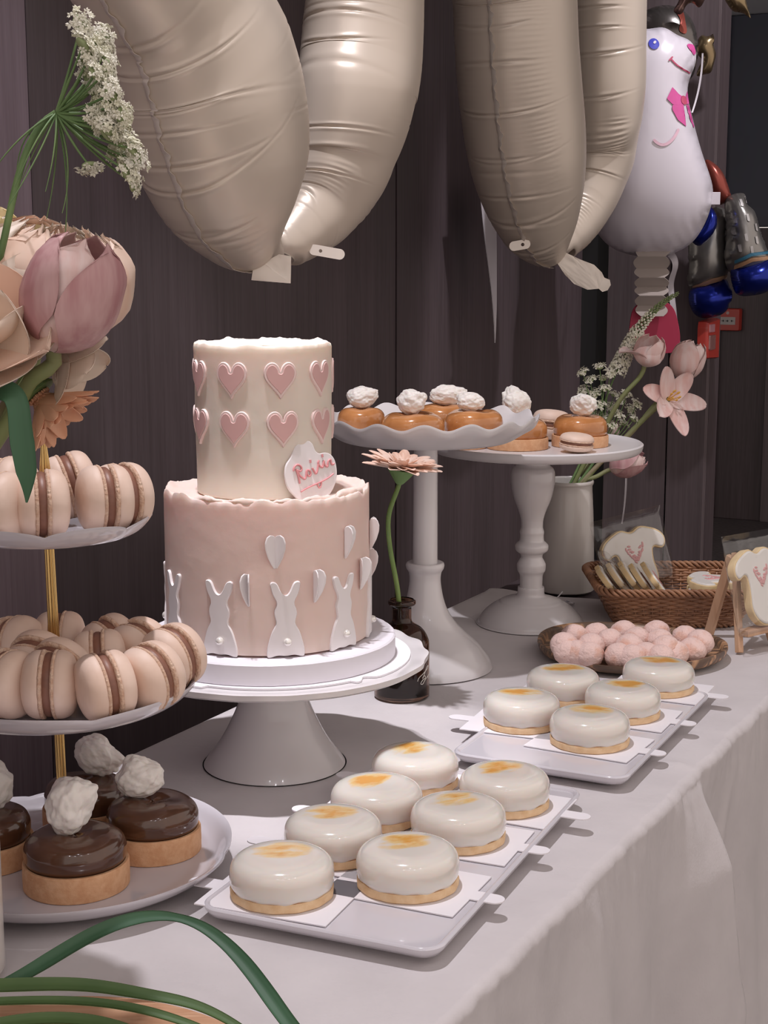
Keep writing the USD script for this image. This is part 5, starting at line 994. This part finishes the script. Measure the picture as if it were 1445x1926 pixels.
# ================================================================== foil balloons
M_foil = mat('satin_champagne_foil', 'cfc2b4', 0.40, metallic=.28, specular_ior_level=.6)
M_film2 = mat('silver_seal_film', 'e4dacf', 0.36, metallic=.1)
M_wfoil = mat('white_foil', 'd9d3dc', 0.33, coat_weight=.35, coat_roughness=.25)
NBAL = -.895
def inplane(px, py, n=NBAL): return PV(px, py, ST(0, n), NT)
def lobe(rows, seed, n=NBAL, seam_side=-1, squash=.86, top_ext=.28):
    """rows: (y, left x, right x) of the silhouette in the photo, downwards; the tube lies in the plane across n"""
    c, r, hgt = [], [], []
    for y, a, b in rows:
        q = inplane((a + b) / 2, y, n); c.append(q); r.append(RAD(q, (b - a) / 2))
    c, r = np.array(c), np.array(r)
    ys, xs = np.array([q[0] for q in rows], float), np.array([(q[1] + q[2]) / 2 for q in rows]); r = r * np.clip(1.07 / np.sqrt(1 + .6 * np.gradient(xs, ys) ** 2), .55, 1.07)
    if seam_side > 0:                               # the far arm tucks in behind the near one towards the valve
        k_ = np.clip((ys - 200) / 280, 0, 1)[:, None] * .05; c = CAM + (c - CAM) * (1 + k_); r = r * (1 + k_[:, 0])
    u_ = c[0] - c[2]; u_ /= np.linalg.norm(u_); c = np.vstack([c[0] + u_ * top_ext, c]); r = np.r_[r[0] * .98, r]
    from scipy.interpolate import PchipInterpolator
    d = np.r_[0, np.cumsum(np.linalg.norm(np.diff(c, axis=0), axis=1))]; N = 520; t = np.linspace(0, d[-1], N)
    cc = np.stack([PchipInterpolator(d, c[:, k])(t) for k in range(3)], 1); rr = PchipInterpolator(d, r)(t)
    T = np.gradient(cc, axis=0); T /= np.linalg.norm(T, axis=1, keepdims=True)
    sd = np.cross(NT, T); sd /= np.linalg.norm(sd, axis=1, keepdims=True)            # in the plane, across the tube
    M = 200; th = np.linspace(0, 2 * PI, M, endpoint=False)
    co, si = np.cos(th), np.sin(th)
    rad = rr[:, None] * np.ones((1, M))
    # wrinkles gather at the two welded edges (co = +-1)
    rs = np.random.RandomState(seed); w = np.zeros((N, M))
    for side in (1, -1):
        fall = np.exp(-((1 - side * co) / .20)) 
        for k in range(15 if side == seam_side * -1 or True else 6):
            t0 = top_ext + (rs.rand() if k > 8 else (k + .5 + .5 * (rs.rand() - .5)) / 9) * (d[-1] - top_ext); wd = .0011 + .0009 * rs.rand(); dep = (.0016 + .0016 * rs.rand()) * (1 if k < 9 else .5); ln = .10 + .26 * rs.rand() ** 1.5
            f2 = (np.exp(-((1 - side * co) / ln)) * (1 - .55 * np.exp(-(1 - side * co) / .02)))[None, :]; sk = t[:, None] - t0 - .016 * (1 - side * co)[None, :] * rs.randn()
            w -= dep * np.exp(-(sk / wd) ** 2) * f2 - .45 * dep * np.exp(-((np.abs(sk) - 2.4 * wd) / (1.7 * wd)) ** 2) * f2
        band = np.clip((meshkit.noise(np.stack([t * 11, 0 * t, 0 * t], 1), seed + int(side)) - .62) * 5, 0, 1)[:, None]
        w += (.00075 if seam_side > 0 else .00018) * np.sin(2 * PI * t[:, None] / .0066 + 2 * np.sin(t[:, None] * 21 + side)) * (np.exp(-(((1 - side * co) - .28) / .20) ** 2))[None, :] * band
    edge = .010 * np.exp(-((1 - np.abs(co)) / .012))                                     # pinched ridge towards the weld
    rad = rad * (1 + 0 * edge) + w * np.clip(rr / .05, 0, 1)[:, None]
    a = rad * (co)[None, :]; b = rad * squash * (np.sign(si) * np.abs(si) ** .92)[None, :]
    v = cc[:, None, :] + sd[:, None, :] * a[..., None] + NT * b[..., None]
    V_ = v.reshape(-1, 3); F_ = grid_faces(N, M, cv=True); k = len(V_); V_ = np.vstack([V_, cc[0], cc[-1]]); j = np.arange(M); j2 = (j + 1) % M
    F_ = np.vstack([F_, np.stack([np.full(M, k), j2, j], 1), np.stack([np.full(M, k + 1), (N - 1) * M + j, (N - 1) * M + j2], 1)])
    # the welded flange on the outer edge: a thin strip that stands off
    s_ = seam_side; jf = 0 if s_ > 0 else M // 2
    if np.dot(sd[N // 2], DT) < 0: jf = (M // 2 - jf) % M
    base = v[:, jf]; outd = sd * (1 if jf == 0 else -1)
    wv = .0030 * np.sin(t * 2 * PI / .035 + seed) + .0016 * np.sin(t * 2 * PI / .013)
    strip = np.stack([base - outd * .004, base + outd * .0012 + NT * (wv[:, None] * .25 + .002), base + outd * .0020 + NT * (wv[:, None] * .8 + .0075)], 1)
    return fix(V_, F_), sheet(strip[8:-14], .0006)
def tab(px, py, w, h, ang, n=NBAL):
    q = inplane(px, py, n); k = DEP(q) / FPX; p = LineString([(-w / 2 * k, 0), (w / 2 * k, 0)]).buffer(h / 2 * k, 12).difference(Point(-w * .25 * k if ang < 90 else w * .25 * k, 0).buffer(3.2 * k))
    m = slab(p, [(0, 0), (0, .0006)]); M = np.eye(4); X = V(1, 0, 0) * math.cos(math.radians(ang % 90 - (90 if ang % 90 > 45 else 0))) - V(0, 0, 1) * math.sin(math.radians(ang % 90 - (90 if ang % 90 > 45 else 0)))
    Z = np.cross(X, V(0, 0, 1)); Z /= np.linalg.norm(Z); M[:3, :3] = np.stack([X, np.cross(Z, X), Z], 1); M[:3, 3] = q; return xf(m, M)
GF = None
def digit(label, near, far, seed, tails, tabs):
    q = inplane(*tails[0]); t = thing('foil_balloon', label, 'balloon', q)
    a, sa = lobe(near, seed, seam_side=-1); b, sb_ = lobe(far, seed + 5, seam_side=1)
    obj('near_arm', a, M_foil, t, smooth=True, world=True); obj('far_arm', b, M_foil, t, smooth=True, world=True)
    obj('welded_edge', sa, M_film2, t, smooth=True, world=True)
    return t
near1 = [(-60, 110, 478), (0, 150, 508), (60, 172, 540), (120, 192, 568), (180, 210, 583), (240, 232, 591), (300, 256, 593), (350, 284, 588), (400, 328, 575), (435, 372, 562), (462, 425, 553), (480, 478, 547), (492, 508, 540)]
far1 = [(-60, 574, 803), (0, 572, 803), (60, 566, 802), (120, 560, 799), (180, 552, 789), (240, 545, 774), (300, 535, 750), (350, 524, 722), (395, 515, 684), (430, 500, 640), (455, 490, 602), (472, 490, 575), (484, 500, 555)]
d1 = digit('large satin champagne foil number balloon hanging above the cake', near1, far1, 3, [(515, 495)], None)
def film(poly_px, dz, n=NBAL, nvec=None):        # a flat film piece given by photo outline on a plane facing the camera at its own depth
    q = inplane(*poly_px[0], n); pts3 = [PY(x, y, q[1] - dz) for x, y in poly_px]; o = pts3[0]; xy = [(p[0] - o[0], p[2] - o[2]) for p in pts3]
    p = Polygon(xy); p = p if p.exterior.is_ccw else Polygon(xy[::-1]); m = remesh(slab(p, [(0, 0), (0, .0008)]), .012); v = m[0]; w = (meshkit.fbm(np.c_[v[:, :2] * 70, 0 * v[:, 0]], 3, 2) - .5) * .008
    return np.stack([o[0] + v[:, 0], o[1] - v[:, 2] + w, o[2] + v[:, 1]], 1), m[1]
obj('valve_tail', film([(480, 486), (500, 492), (525, 478), (548, 482), (547, 533), (473, 527)], .02), M_film2, d1, smooth=50, world=True, label='flat square valve tail')
obj('hanging_tab', tab(394, 445, 42, 23, 175), M_film2, d1, smooth=40, world=True); obj('hanging_tab', tab(615, 474, 48, 20, 10), M_film2, d1, smooth=40, world=True)
near2 = [(-60, 838, 1088), (0, 846, 1092), (80, 850, 1095), (160, 856, 1101), (230, 865, 1107), (290, 876, 1110), (340, 892, 1109), (390, 916, 1103), (425, 940, 1096), (450, 968, 1086), (470, 1000, 1076), (483, 1030, 1066)]
far2 = [(-60, 1060, 1221), (0, 1060, 1221), (80, 1060, 1220), (160, 1060, 1219), (230, 1060, 1212), (290, 1058, 1200), (340, 1048, 1182), (385, 1036, 1158), (420, 1024, 1132), (450, 1015, 1102), (468, 1016, 1082), (480, 1028, 1068)]
d2 = digit('satin champagne foil number balloon hanging in front of the white animal balloon', near2, far2, 9, [(1050, 488)], None)
obj('valve_tail', film([(1038, 478), (1062, 474), (1092, 488), (1118, 498), (1132, 512), (1137, 522), (1147, 526), (1149, 536), (1143, 546), (1133, 549), (1126, 543), (1105, 545), (1080, 534), (1062, 516), (1050, 498)], .02), M_film2, d2, smooth=50, world=True, label='shiny pointed valve tail')
obj('slot', film([(1133, 540), (1138, 527), (1142, 529), (1137, 542)], .0225), M_black, d2, world=True, label='dark hanging slot')
obj('hanging_tab', tab(978, 461, 22, 18, 170), M_film2, d2, smooth=40, world=True)

def puff(outline_px, y, thick, seed, n=140, power=.5, tilt=0.0, seam=.004):
    """an inflated foil shape: the outline, traced at depth y, swells to +-thick by its distance from the edge"""
    pts3 = [PY(a, b, y) for a, b in outline_px]; o = np.mean(pts3, 0); pl = spline_poly([(p[0] - o[0], p[2] - o[2]) for p in pts3], n)
    if not pl.is_valid: pl = pl.buffer(0)
    import shapely
    st = math.sqrt(pl.area) / 46; x0, y0, x1, y1 = pl.bounds; gx, gy = np.meshgrid(np.arange(x0, x1, st), np.arange(y0, y1, st)); g = np.c_[gx.ravel(), gy.ravel()]
    ins = shapely.contains_xy(pl.buffer(-st * .6), g[:, 0], g[:, 1]); g = g[ins]; bd = np.array(dense(pl, st).exterior.coords)[:-1]; al = np.vstack([bd, g])
    from scipy.spatial import Delaunay
    tri = Delaunay(al).simplices; cen = al[tri].mean(1); tri = tri[shapely.contains_xy(pl, cen[:, 0], cen[:, 1])]
    dist = shapely.distance(pl.exterior, shapely.points(al)); dm = dist.max(); nb = len(bd)
    import scipy.sparse as sp_, scipy.sparse.linalg as sl_
    E_ = np.vstack([tri[:, [0, 1]], tri[:, [1, 2]], tri[:, [2, 0]]]); W_ = sp_.coo_matrix((np.ones(len(E_) * 2), (np.r_[E_[:, 0], E_[:, 1]], np.r_[E_[:, 1], E_[:, 0]])), shape=(len(al),) * 2).tocsr(); W_.data[:] = 1
    i_, j_ = W_.nonzero(); W_.data = np.where(np.linalg.norm(al[i_] - al[j_], axis=1) < 1.25 * st, 1.0, .02)
    L_ = (sp_.diags(np.asarray(W_.sum(1)).ravel() + 1e-9) - W_)[nb:, nb:]; hz = np.zeros(len(al)); hz[nb:] = sl_.spsolve(L_.tocsc(), np.ones(len(al) - nb)); hgt = thick * np.sqrt(np.clip(hz / hz.max(), 0, 1)); D_ = sp_.diags(1 / (np.asarray(W_.sum(1)).ravel() + 1e-9)) @ W_
    for _ in range(25): h2 = .5 * hgt + .5 * (D_ @ hgt); h2[:nb] = 0; hgt = h2
    wr = (np.sin(np.arctan2(al[:, 1], al[:, 0]) * 46 + 5 * np.sin(al[:, 1] * 40 + seed)) * np.exp(-dist / (dm * .16)) * np.clip(dist / (dm * .05), 0, 1)) * thick * .03
    e1, e2 = al[tri[:, 1]] - al[tri[:, 0]], al[tri[:, 2]] - al[tri[:, 0]]; tri[e1[:, 0] * e2[:, 1] - e1[:, 1] * e2[:, 0] < 0] = tri[e1[:, 0] * e2[:, 1] - e1[:, 1] * e2[:, 0] < 0][:, ::-1]
    fr = np.c_[al[:, 0], -(hgt + wr), al[:, 1]]; bk = np.c_[al[:, 0], hgt + wr, al[:, 1]]; bk[:nb, 1] = fr[:nb, 1] = 0
    idx = np.arange(len(al)) + len(al); idx[:nb] = np.arange(nb); v = np.vstack([fr, bk]); f = np.vstack([tri, idx[tri[:, ::-1]]])
    c, s = math.cos(tilt), math.sin(tilt); R_ = np.array([[c, -s, 0], [s, c, 0], [0, 0, 1.]])
    from scipy.interpolate import LinearNDInterpolator
    surf = LinearNDInterpolator(al, hgt + wr, fill_value=0)
    def put(poly_px, off=.0012, dense_=None):     # print laid on the front face
        q3 = [PY(a, b, y) for a, b in poly_px]; p = spline_poly([(q[0] - o[0], q[2] - o[2]) for q in q3], 80) if dense_ is None else Polygon([(q[0] - o[0], q[2] - o[2]) for q in q3])
        p = p.buffer(0).intersection(pl.buffer(-.0005)); p = max(getattr(p, 'geoms', [p]), key=lambda q: q.area)
        m = remesh(slab(dense(p, .003), [(0, 0), (0, .0008)]), .008); w = m[0]; hh = surf(w[:, :2]) + off
        return np.c_[w[:, 0], -(hh + w[:, 2]), w[:, 1]] @ R_.T + o, m[1]
    return fix(v @ R_.T + o, f), put, o
# ------------------------------------------------------------------ white animal balloon with a pink bow
YR = 2.78
rab = [(1222, 54), (1250, 52), (1275, 66), (1300, 78), (1309, 96), (1309, 118), (1300, 142), (1294, 165), (1299, 205), (1309, 245), (1322, 290), (1334, 325), (1341, 352), (1338, 388), (1324, 425), (1300, 458), (1268, 476), (1232, 484), (1190, 480), (1150, 465), (1122, 435), (1108, 390), (1112, 330), (1128, 270), (1145, 215), (1150, 165), (1150, 115), (1165, 75), (1195, 56)]
(m_, put, o_) = puff(rab, YR, .085, 1)
AB = thing('animal_balloon', 'white foil rabbit balloon with a pink bow and smile behind the number balloon', 'balloon', o_)
obj('body', m_, M_wfoil, AB, smooth=True, world=True)
M_pinkf = mat('hot_pink_print', 'd4569c', 0.35); M_pinks = mat('pale_pink_print', 'e3bccb', 0.4); M_bluep = mat('blue_print', '4a4fc0', 0.35); M_rosep = mat('rose_print', 'c0506f', 0.35)
obj('nose', put([(1288, 88), (1302, 84), (1309, 98), (1306, 104), (1296, 98)]), M_pinkf, AB, world=True, label='pink nose')
def line_poly(p, w): l = LineString(curve([(a, b, 0) for a, b in p], 30)[:, :2]).buffer(w); return list(l.exterior.coords)[:-1]
obj('smile', put(line_poly([(1252, 118), (1262, 128), (1278, 136), (1296, 139)], 1.4), .0014, 1), M_rosep, AB, world=True, label='thin pink smile')
obj('cheek_line', put(line_poly([(1248, 121), (1252, 117), (1255, 114)], 1.4), .0016, 1), M_rosep, AB, world=True, label='thin pink end of the smile')
ey = obj('eye', put([(1214, 82), (1224, 78), (1231, 86), (1230, 95), (1222, 100), (1214, 96)]), M_bluep, AB, world=True, label='blue printed eye')
obj('glint', put([(1222, 84), (1226, 83), (1225, 88), (1221, 89)], .0022), M_wfoil, ey, world=True)
for q_ in ([(1241, 193), (1253, 171), (1266, 183), (1275, 187), (1275, 199), (1262, 204), (1252, 203)], [(1252, 204), (1275, 200), (1278, 225), (1279, 243), (1262, 232), (1251, 212)], [(1281, 187), (1292, 172), (1297, 190), (1290, 199), (1282, 200)], [(1282, 201), (1290, 200), (1300, 225), (1303, 238), (1299, 243), (1290, 225)]):
    obj('bow_loop', put(q_, .0014, 1), M_pinkf, AB, world=True, label='hot pink printed bow')
obj('bow_knot', put([(1273, 186), (1282, 186), (1283, 200), (1274, 201)], .0024), M_rosep, AB, world=True)
obj('paw_print', put(line_poly([(1216, 270), (1235, 278), (1252, 266), (1262, 250)], 2.6), .0012, 1), M_pinks, AB, world=True, label='pale pink printed curve')
obj('seal_tab', (lambda a: (a[0], a[1]))(shift(rbox(.018, .004, .022, .001), PY(1345, 385, YR))), M_wfoil, AB, world=True, label='clear seal tab')
# its folded paper leg and red foot
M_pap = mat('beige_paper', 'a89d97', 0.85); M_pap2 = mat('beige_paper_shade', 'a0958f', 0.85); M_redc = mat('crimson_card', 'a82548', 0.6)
lg = thing('paper_garland', 'accordion-folded beige paper strip hanging under the white animal balloon', 'paper decoration', PY(1233, 465, YR))
yl = YR - .02
rowsL = [(461, 1208, 1257), (482, 1200, 1252), (505, 1198, 1254), (522, 1203, 1250), (540, 1199, 1253), (556, 1203, 1248), (575, 1200, 1250), (595, 1206, 1248)]
for i in range(len(rowsL) - 1):
    (y0, a0, b0), (y1, a1, b1) = rowsL[i], rowsL[i + 1]; z = (-1) ** i * .010
    A, B, C_, D_ = PY(a0, y0, yl + z), PY(b0, y0, yl + z), PY(b1, y1, yl - z), PY(a1, y1, yl - z); u = np.linspace(0, 1, 7)[:, None, None]; v = np.linspace(0, 1, 9)[None, :, None]
    g = (A * (1 - u) + B * u) * (1 - v) + (D_ * (1 - u) + C_ * u) * v; g = g + (u - .5) * np.sin(v * PI) * .014 * V(1, 0, 0)
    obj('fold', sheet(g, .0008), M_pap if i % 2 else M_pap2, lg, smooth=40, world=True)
rf = spline_poly([(1192, 580), (1215, 564), (1240, 564), (1262, 574), (1275, 605), (1279, 640), (1274, 658), (1240, 664), (1205, 662), (1184, 650), (1184, 615)], 60)
pp = [PY(x, y, yl + .02) for x, y in list(rf.exterior.coords)[:-1]]; o = PY(1230, 630, yl + .02)
ft = thing('paper_slipper', 'crimson card slipper below the folded paper strip, behind the tulips', 'paper decoration', o)
obj('card', xf(slab(dense(Polygon([(p[0] - o[0], p[2] - o[2]) for p in pp]), .004), [(.0006, 0), (0, .0006), (0, .0024), (.0006, .003)]), np.array([[1, 0, 0], [0, 0, -1], [0, 1, 0.]])), M_redc, ft, smooth=40)
M_rib = mat('white_satin_ribbon', 'c9c3c9', 0.35, trans=.1)
def ribbon(label, path, w, group=None, face=(0, -1, 0)): return blade(label, path, w, 'ribbon', group, m=M_rib, face=face, fold=0.0)
for pr_ in (data(ribbon('white ribbon with a bend hanging right of the folded paper strip', [PY(1262, 478, YR + .02), PY(1270, 505, YR + .01), PY(1263, 530, YR + .02), PY(1266, 570, YR + .02), PY(1270, 610, YR + .02), PY(1275, 645, YR + .02)], [.0065, .0045, .0055, .005, .005, .005]), None, 'ribbon'),
            data(ribbon('pale grey streamer tapering down the wall behind the second number balloon', [inplane(918, 345, -1.06), inplane(922, 430, -1.06), inplane(929, 540, -1.06), inplane(931, 645, -1.06)], [.034, .024, .011, .001], face=NT), None, 'ribbon'),
            data(ribbon('thin white ribbon curling down beside the animal balloon', [PY(1322, 100, YR + .05), PY(1316, 160, YR + .04), PY(1309, 190, YR + .03), PY(1302, 212, YR + .02)], [.0016, .0018, .0018, .0016]), None, 'ribbon'),
            data(ribbon('thin white ribbon hanging to the cookie basket', [PY(1178, 890, 2.26), PY(1176, 940, 2.26), PY(1170, 985, 2.26)], [.0016, .0014, .001]), None, 'ribbon')): pass
# ------------------------------------------------------------------ the grey, red and blue balloons further back
M_silver = mat('grey_silver_foil', '8b8884', 0.3, metallic=.75); M_blue = mat('royal_blue_foil', '1c2a86', 0.22, metallic=.7); M_red = mat('brick_red_foil', '93473c', 0.3, metallic=.5); M_gold2 = mat('old_gold_foil', '8d7a5c', 0.25, metallic=.8)
M_dash = mat('pale_grey_print', 'b1adab', 0.35, metallic=.4); M_teal = mat('teal_print', '3f7690', .35); M_sand = mat('sand_print', 'b58d6c', .35)
YA = 3.05
(ma, pa, oa) = puff([(1368, 372), (1384, 364), (1402, 366), (1404, 380), (1418, 395), (1424, 410), (1432, 440), (1444, 470), (1448, 500), (1420, 518), (1385, 520), (1368, 505), (1364, 470), (1367, 420)], YA, .055, 3)
RB = thing('figure_balloon', 'grey foil figure balloon with blue feet and a red side at the right picture edge', 'balloon', oa)
lg1 = obj('leg', ma, M_silver, RB, smooth=True, world=True, label='raised grey leg with pale dashes')
for (x, y) in [(1388, 382), (1400, 376), (1375, 413), (1397, 410), (1413, 428), (1373, 435), (1392, 447), (1412, 452), (1381, 467), (1402, 470)]:
    obj('dash', pa([(x - 3, y - 7), (x + 2, y - 7), (x + 4, y + 7), (x - 1, y + 7)], .0012, 1), M_dash, lg1, world=True)
obj('teal_band', pa([(1374, 490), (1400, 476), (1446, 471), (1447, 476), (1402, 482), (1375, 496)], .0014, 1), M_teal, lg1, world=True); obj('sand_band', pa([(1375, 499), (1402, 485), (1448, 480), (1449, 487), (1404, 492), (1376, 507)], .0014, 1), M_sand, lg1, world=True)
def puffobj(nm, o_px, y, th, m, par, seed, lab=None): a, p, _ = puff(o_px, y, th, seed); return obj(nm, a, m, par, smooth=True, world=True, label=lab), p
puffobj('foot', [(1376, 506), (1405, 492), (1450, 486), (1458, 520), (1448, 545), (1415, 556), (1385, 552), (1378, 535)], YA - .01, .055, M_blue, RB, 5, 'royal blue foot of the raised leg')
lg2, pb_ = puffobj('leg', [(1298, 450), (1320, 420), (1345, 390), (1366, 395), (1368, 440), (1372, 500), (1362, 530), (1330, 545), (1300, 545), (1296, 500)], YA + .06, .05, M_silver, RB, 7, 'hanging grey leg')
obj('sand_band', pb_([(1300, 538), (1330, 524), (1364, 516), (1366, 524), (1332, 533), (1302, 546)], .0014, 1), M_sand, lg2, world=True)
puffobj('foot', [(1299, 545), (1330, 532), (1367, 526), (1372, 560), (1366, 585), (1340, 597), (1312, 595), (1300, 580)], YA + .05, .05, M_blue, RB, 9, 'royal blue foot of the hanging leg')
puffobj('arm', [(1330, 300), (1345, 308), (1360, 325), (1370, 350), (1372, 375), (1355, 385), (1338, 372), (1328, 340)], YA + .02, .03, M_red, RB, 11, 'brick red arm')
puffobj('glove', [(1300, 450), (1318, 420), (1335, 388), (1346, 400), (1348, 425), (1335, 448), (1312, 462)], YA - .03, .03, M_blue, RB, 13, 'royal blue glove')
(mh, ph_, oh) = puff([(1205, 30), (1235, 12), (1275, 14), (1302, 38), (1312, 75), (1310, 120), (1298, 150), (1265, 150), (1225, 120), (1205, 80)], 3.02, .05, 15)
HB = thing('round_balloon', 'dark silver round balloon with red mark behind the rabbit head', 'balloon', oh); obj('body', mh, mat('smoked_foil', '6f6a67', .25, metallic=.8), HB, smooth=True, world=True)
obj('mark', ph_([(1266, 22), (1276, 20), (1282, 45), (1280, 70), (1270, 66), (1272, 44)]), M_red, HB, world=True, label='red printed mark')
for nm, px_, y, lab in (('star', [(1310, 82), (1322, 66), (1334, 68), (1341, 64), (1342, 80), (1347, 100), (1343, 120), (1335, 138), (1326, 140), (1312, 143), (1315, 126), (1320, 112), (1308, 98)], 3.10, 'dull gold foil star balloon turned edge-on beside the grey pier'),
                        ('star', [(1362, -14), (1398, -12), (1404, 2), (1408, 18), (1412, 34), (1400, 26), (1382, 22), (1370, 10)], 3.05, 'gold foil star balloon tip at the top right corner'),
                        ('star', [(1268, 22), (1276, 4), (1280, -20), (1330, -22), (1326, 0), (1314, 14), (1304, 6), (1292, 10), (1280, 27)], 2.92, 'rose gold foil star balloon at the top edge above the rabbit')):
    a, p, o = puff(px_, y, .022, int(y * 100)); t = thing('star_balloon', lab, 'balloon', o, 0); obj('body', a, M_gold2 if 'rose' not in lab else mat('rose_gold_foil', '96786f', .25, metallic=.8), t, smooth=50, world=True)
# ------------------------------------------------------------------ fire alarm devices
M_fire = mat('signal_red_plastic', 'b53a30', 0.35); M_lens = mat('smoky_lens', '9a6a68', 0.1, coat_weight=.5); M_lab = mat('off_white_label', 'b9b2b0', 0.6)
yF = 3.35
na_, nb_ = PV(1312, 640, ST(3.02, 0), DT) @ NT, PV(1331, 640, ST(3.02, 0), DT) @ NT
qs = ST(3.02, nb_, PV(1331, 640, ST(3.02, 0), DT)[2]); k_ = DEP(qs) / FPX; hs = 78 * k_
FS = thing('fire_sounder', 'red fire alarm sounder with a clear strobe lens on the pier edge', 'alarm', qs)
A_ = np.stack([DT, V(0, 0, 1), NT], 1)
def put_s(m, off=(0, 0, 0)): return fix(*xf(m, np.block([[A_, (A_ @ V(*off))[:, None]], [np.zeros((1, 3)), np.ones((1, 1))]])))
w_n = nb_ - na_
obj('housing', put_s(slab(dense(Polygon([(.004, -hs * .46), (.088, -hs / 2), (.088, hs / 2), (.004, hs * .44), (0, hs * .3), (0, -hs * .3)]).buffer(-.002).buffer(.002), .003), [(0, -w_n), (0, -.006), (.003, 0)])), M_fire, FS)
obj('lens', put_s(slab(dense(sbox(.010, -hs * .26, .050, hs * .12).buffer(-.003).buffer(.003), .002), [(0, -.001), (.0012, .003)])), M_lens, FS)
obj('strobe_window', put_s(slab(dense(sbox(.010, hs * .17, .045, hs * .38), .003), [(0, -.001), (.001, .002)])), mat('pale_lens', 'c98f98', .15, coat_weight=.4), FS)
qc = PV(1374, 601, ST(SF - .012, 0), DT); kc = DEP(qc) / FPX
FC = thing('fire_call_point', 'square red fire call point with white label on the far wall', 'alarm', qc)
B_ = np.stack([NT, V(0, 0, 1), -DT], 1)
def put_c(m, off=(0, 0, 0)): return xf(m, np.block([[B_, (B_ @ V(*off))[:, None]], [np.zeros((1, 3)), np.ones((1, 1))]]))
wc = 42 * kc; obj('box', put_c(slab(dense(sbox(-wc / 2, -wc / 2, wc / 2, wc / 2).buffer(-.008).buffer(.008), .004), [(0, -.010), (0, .020), (.004, .026)])), M_fire, FC)
lb = obj('label_plate', put_c(slab(sbox(-wc * .42, -wc * .22, wc * .30, wc * .12), [(0, .0255), (0, .028)])), M_lab, FC, label='white label with three small black arrows')
for dx, fl in ((-.26, 1), (-.06, 1), (.16, -1)):
    s_ = wc * .06; p = Polygon([(-s_, -.2 * s_), (.1 * s_, -.2 * s_), (.1 * s_, -s_), (s_, 0), (.1 * s_, s_), (.1 * s_, .2 * s_), (-s_, .2 * s_)]); p = affinity.scale(p, fl, 1, origin=(0, 0))
    obj('arrow', put_c(slab(p, [(0, .0280), (0, .0286)]), (dx * wc + wc * .0, -wc * .05, 0)), M_black, lb, label='black arrow')
obj('lamp_window', put_c(slab(Point(0, 0).buffer(wc * .07, 12), [(0, .026), (0, .028)]), (-wc * .05, wc * .30, 0)), M_lens, FC)
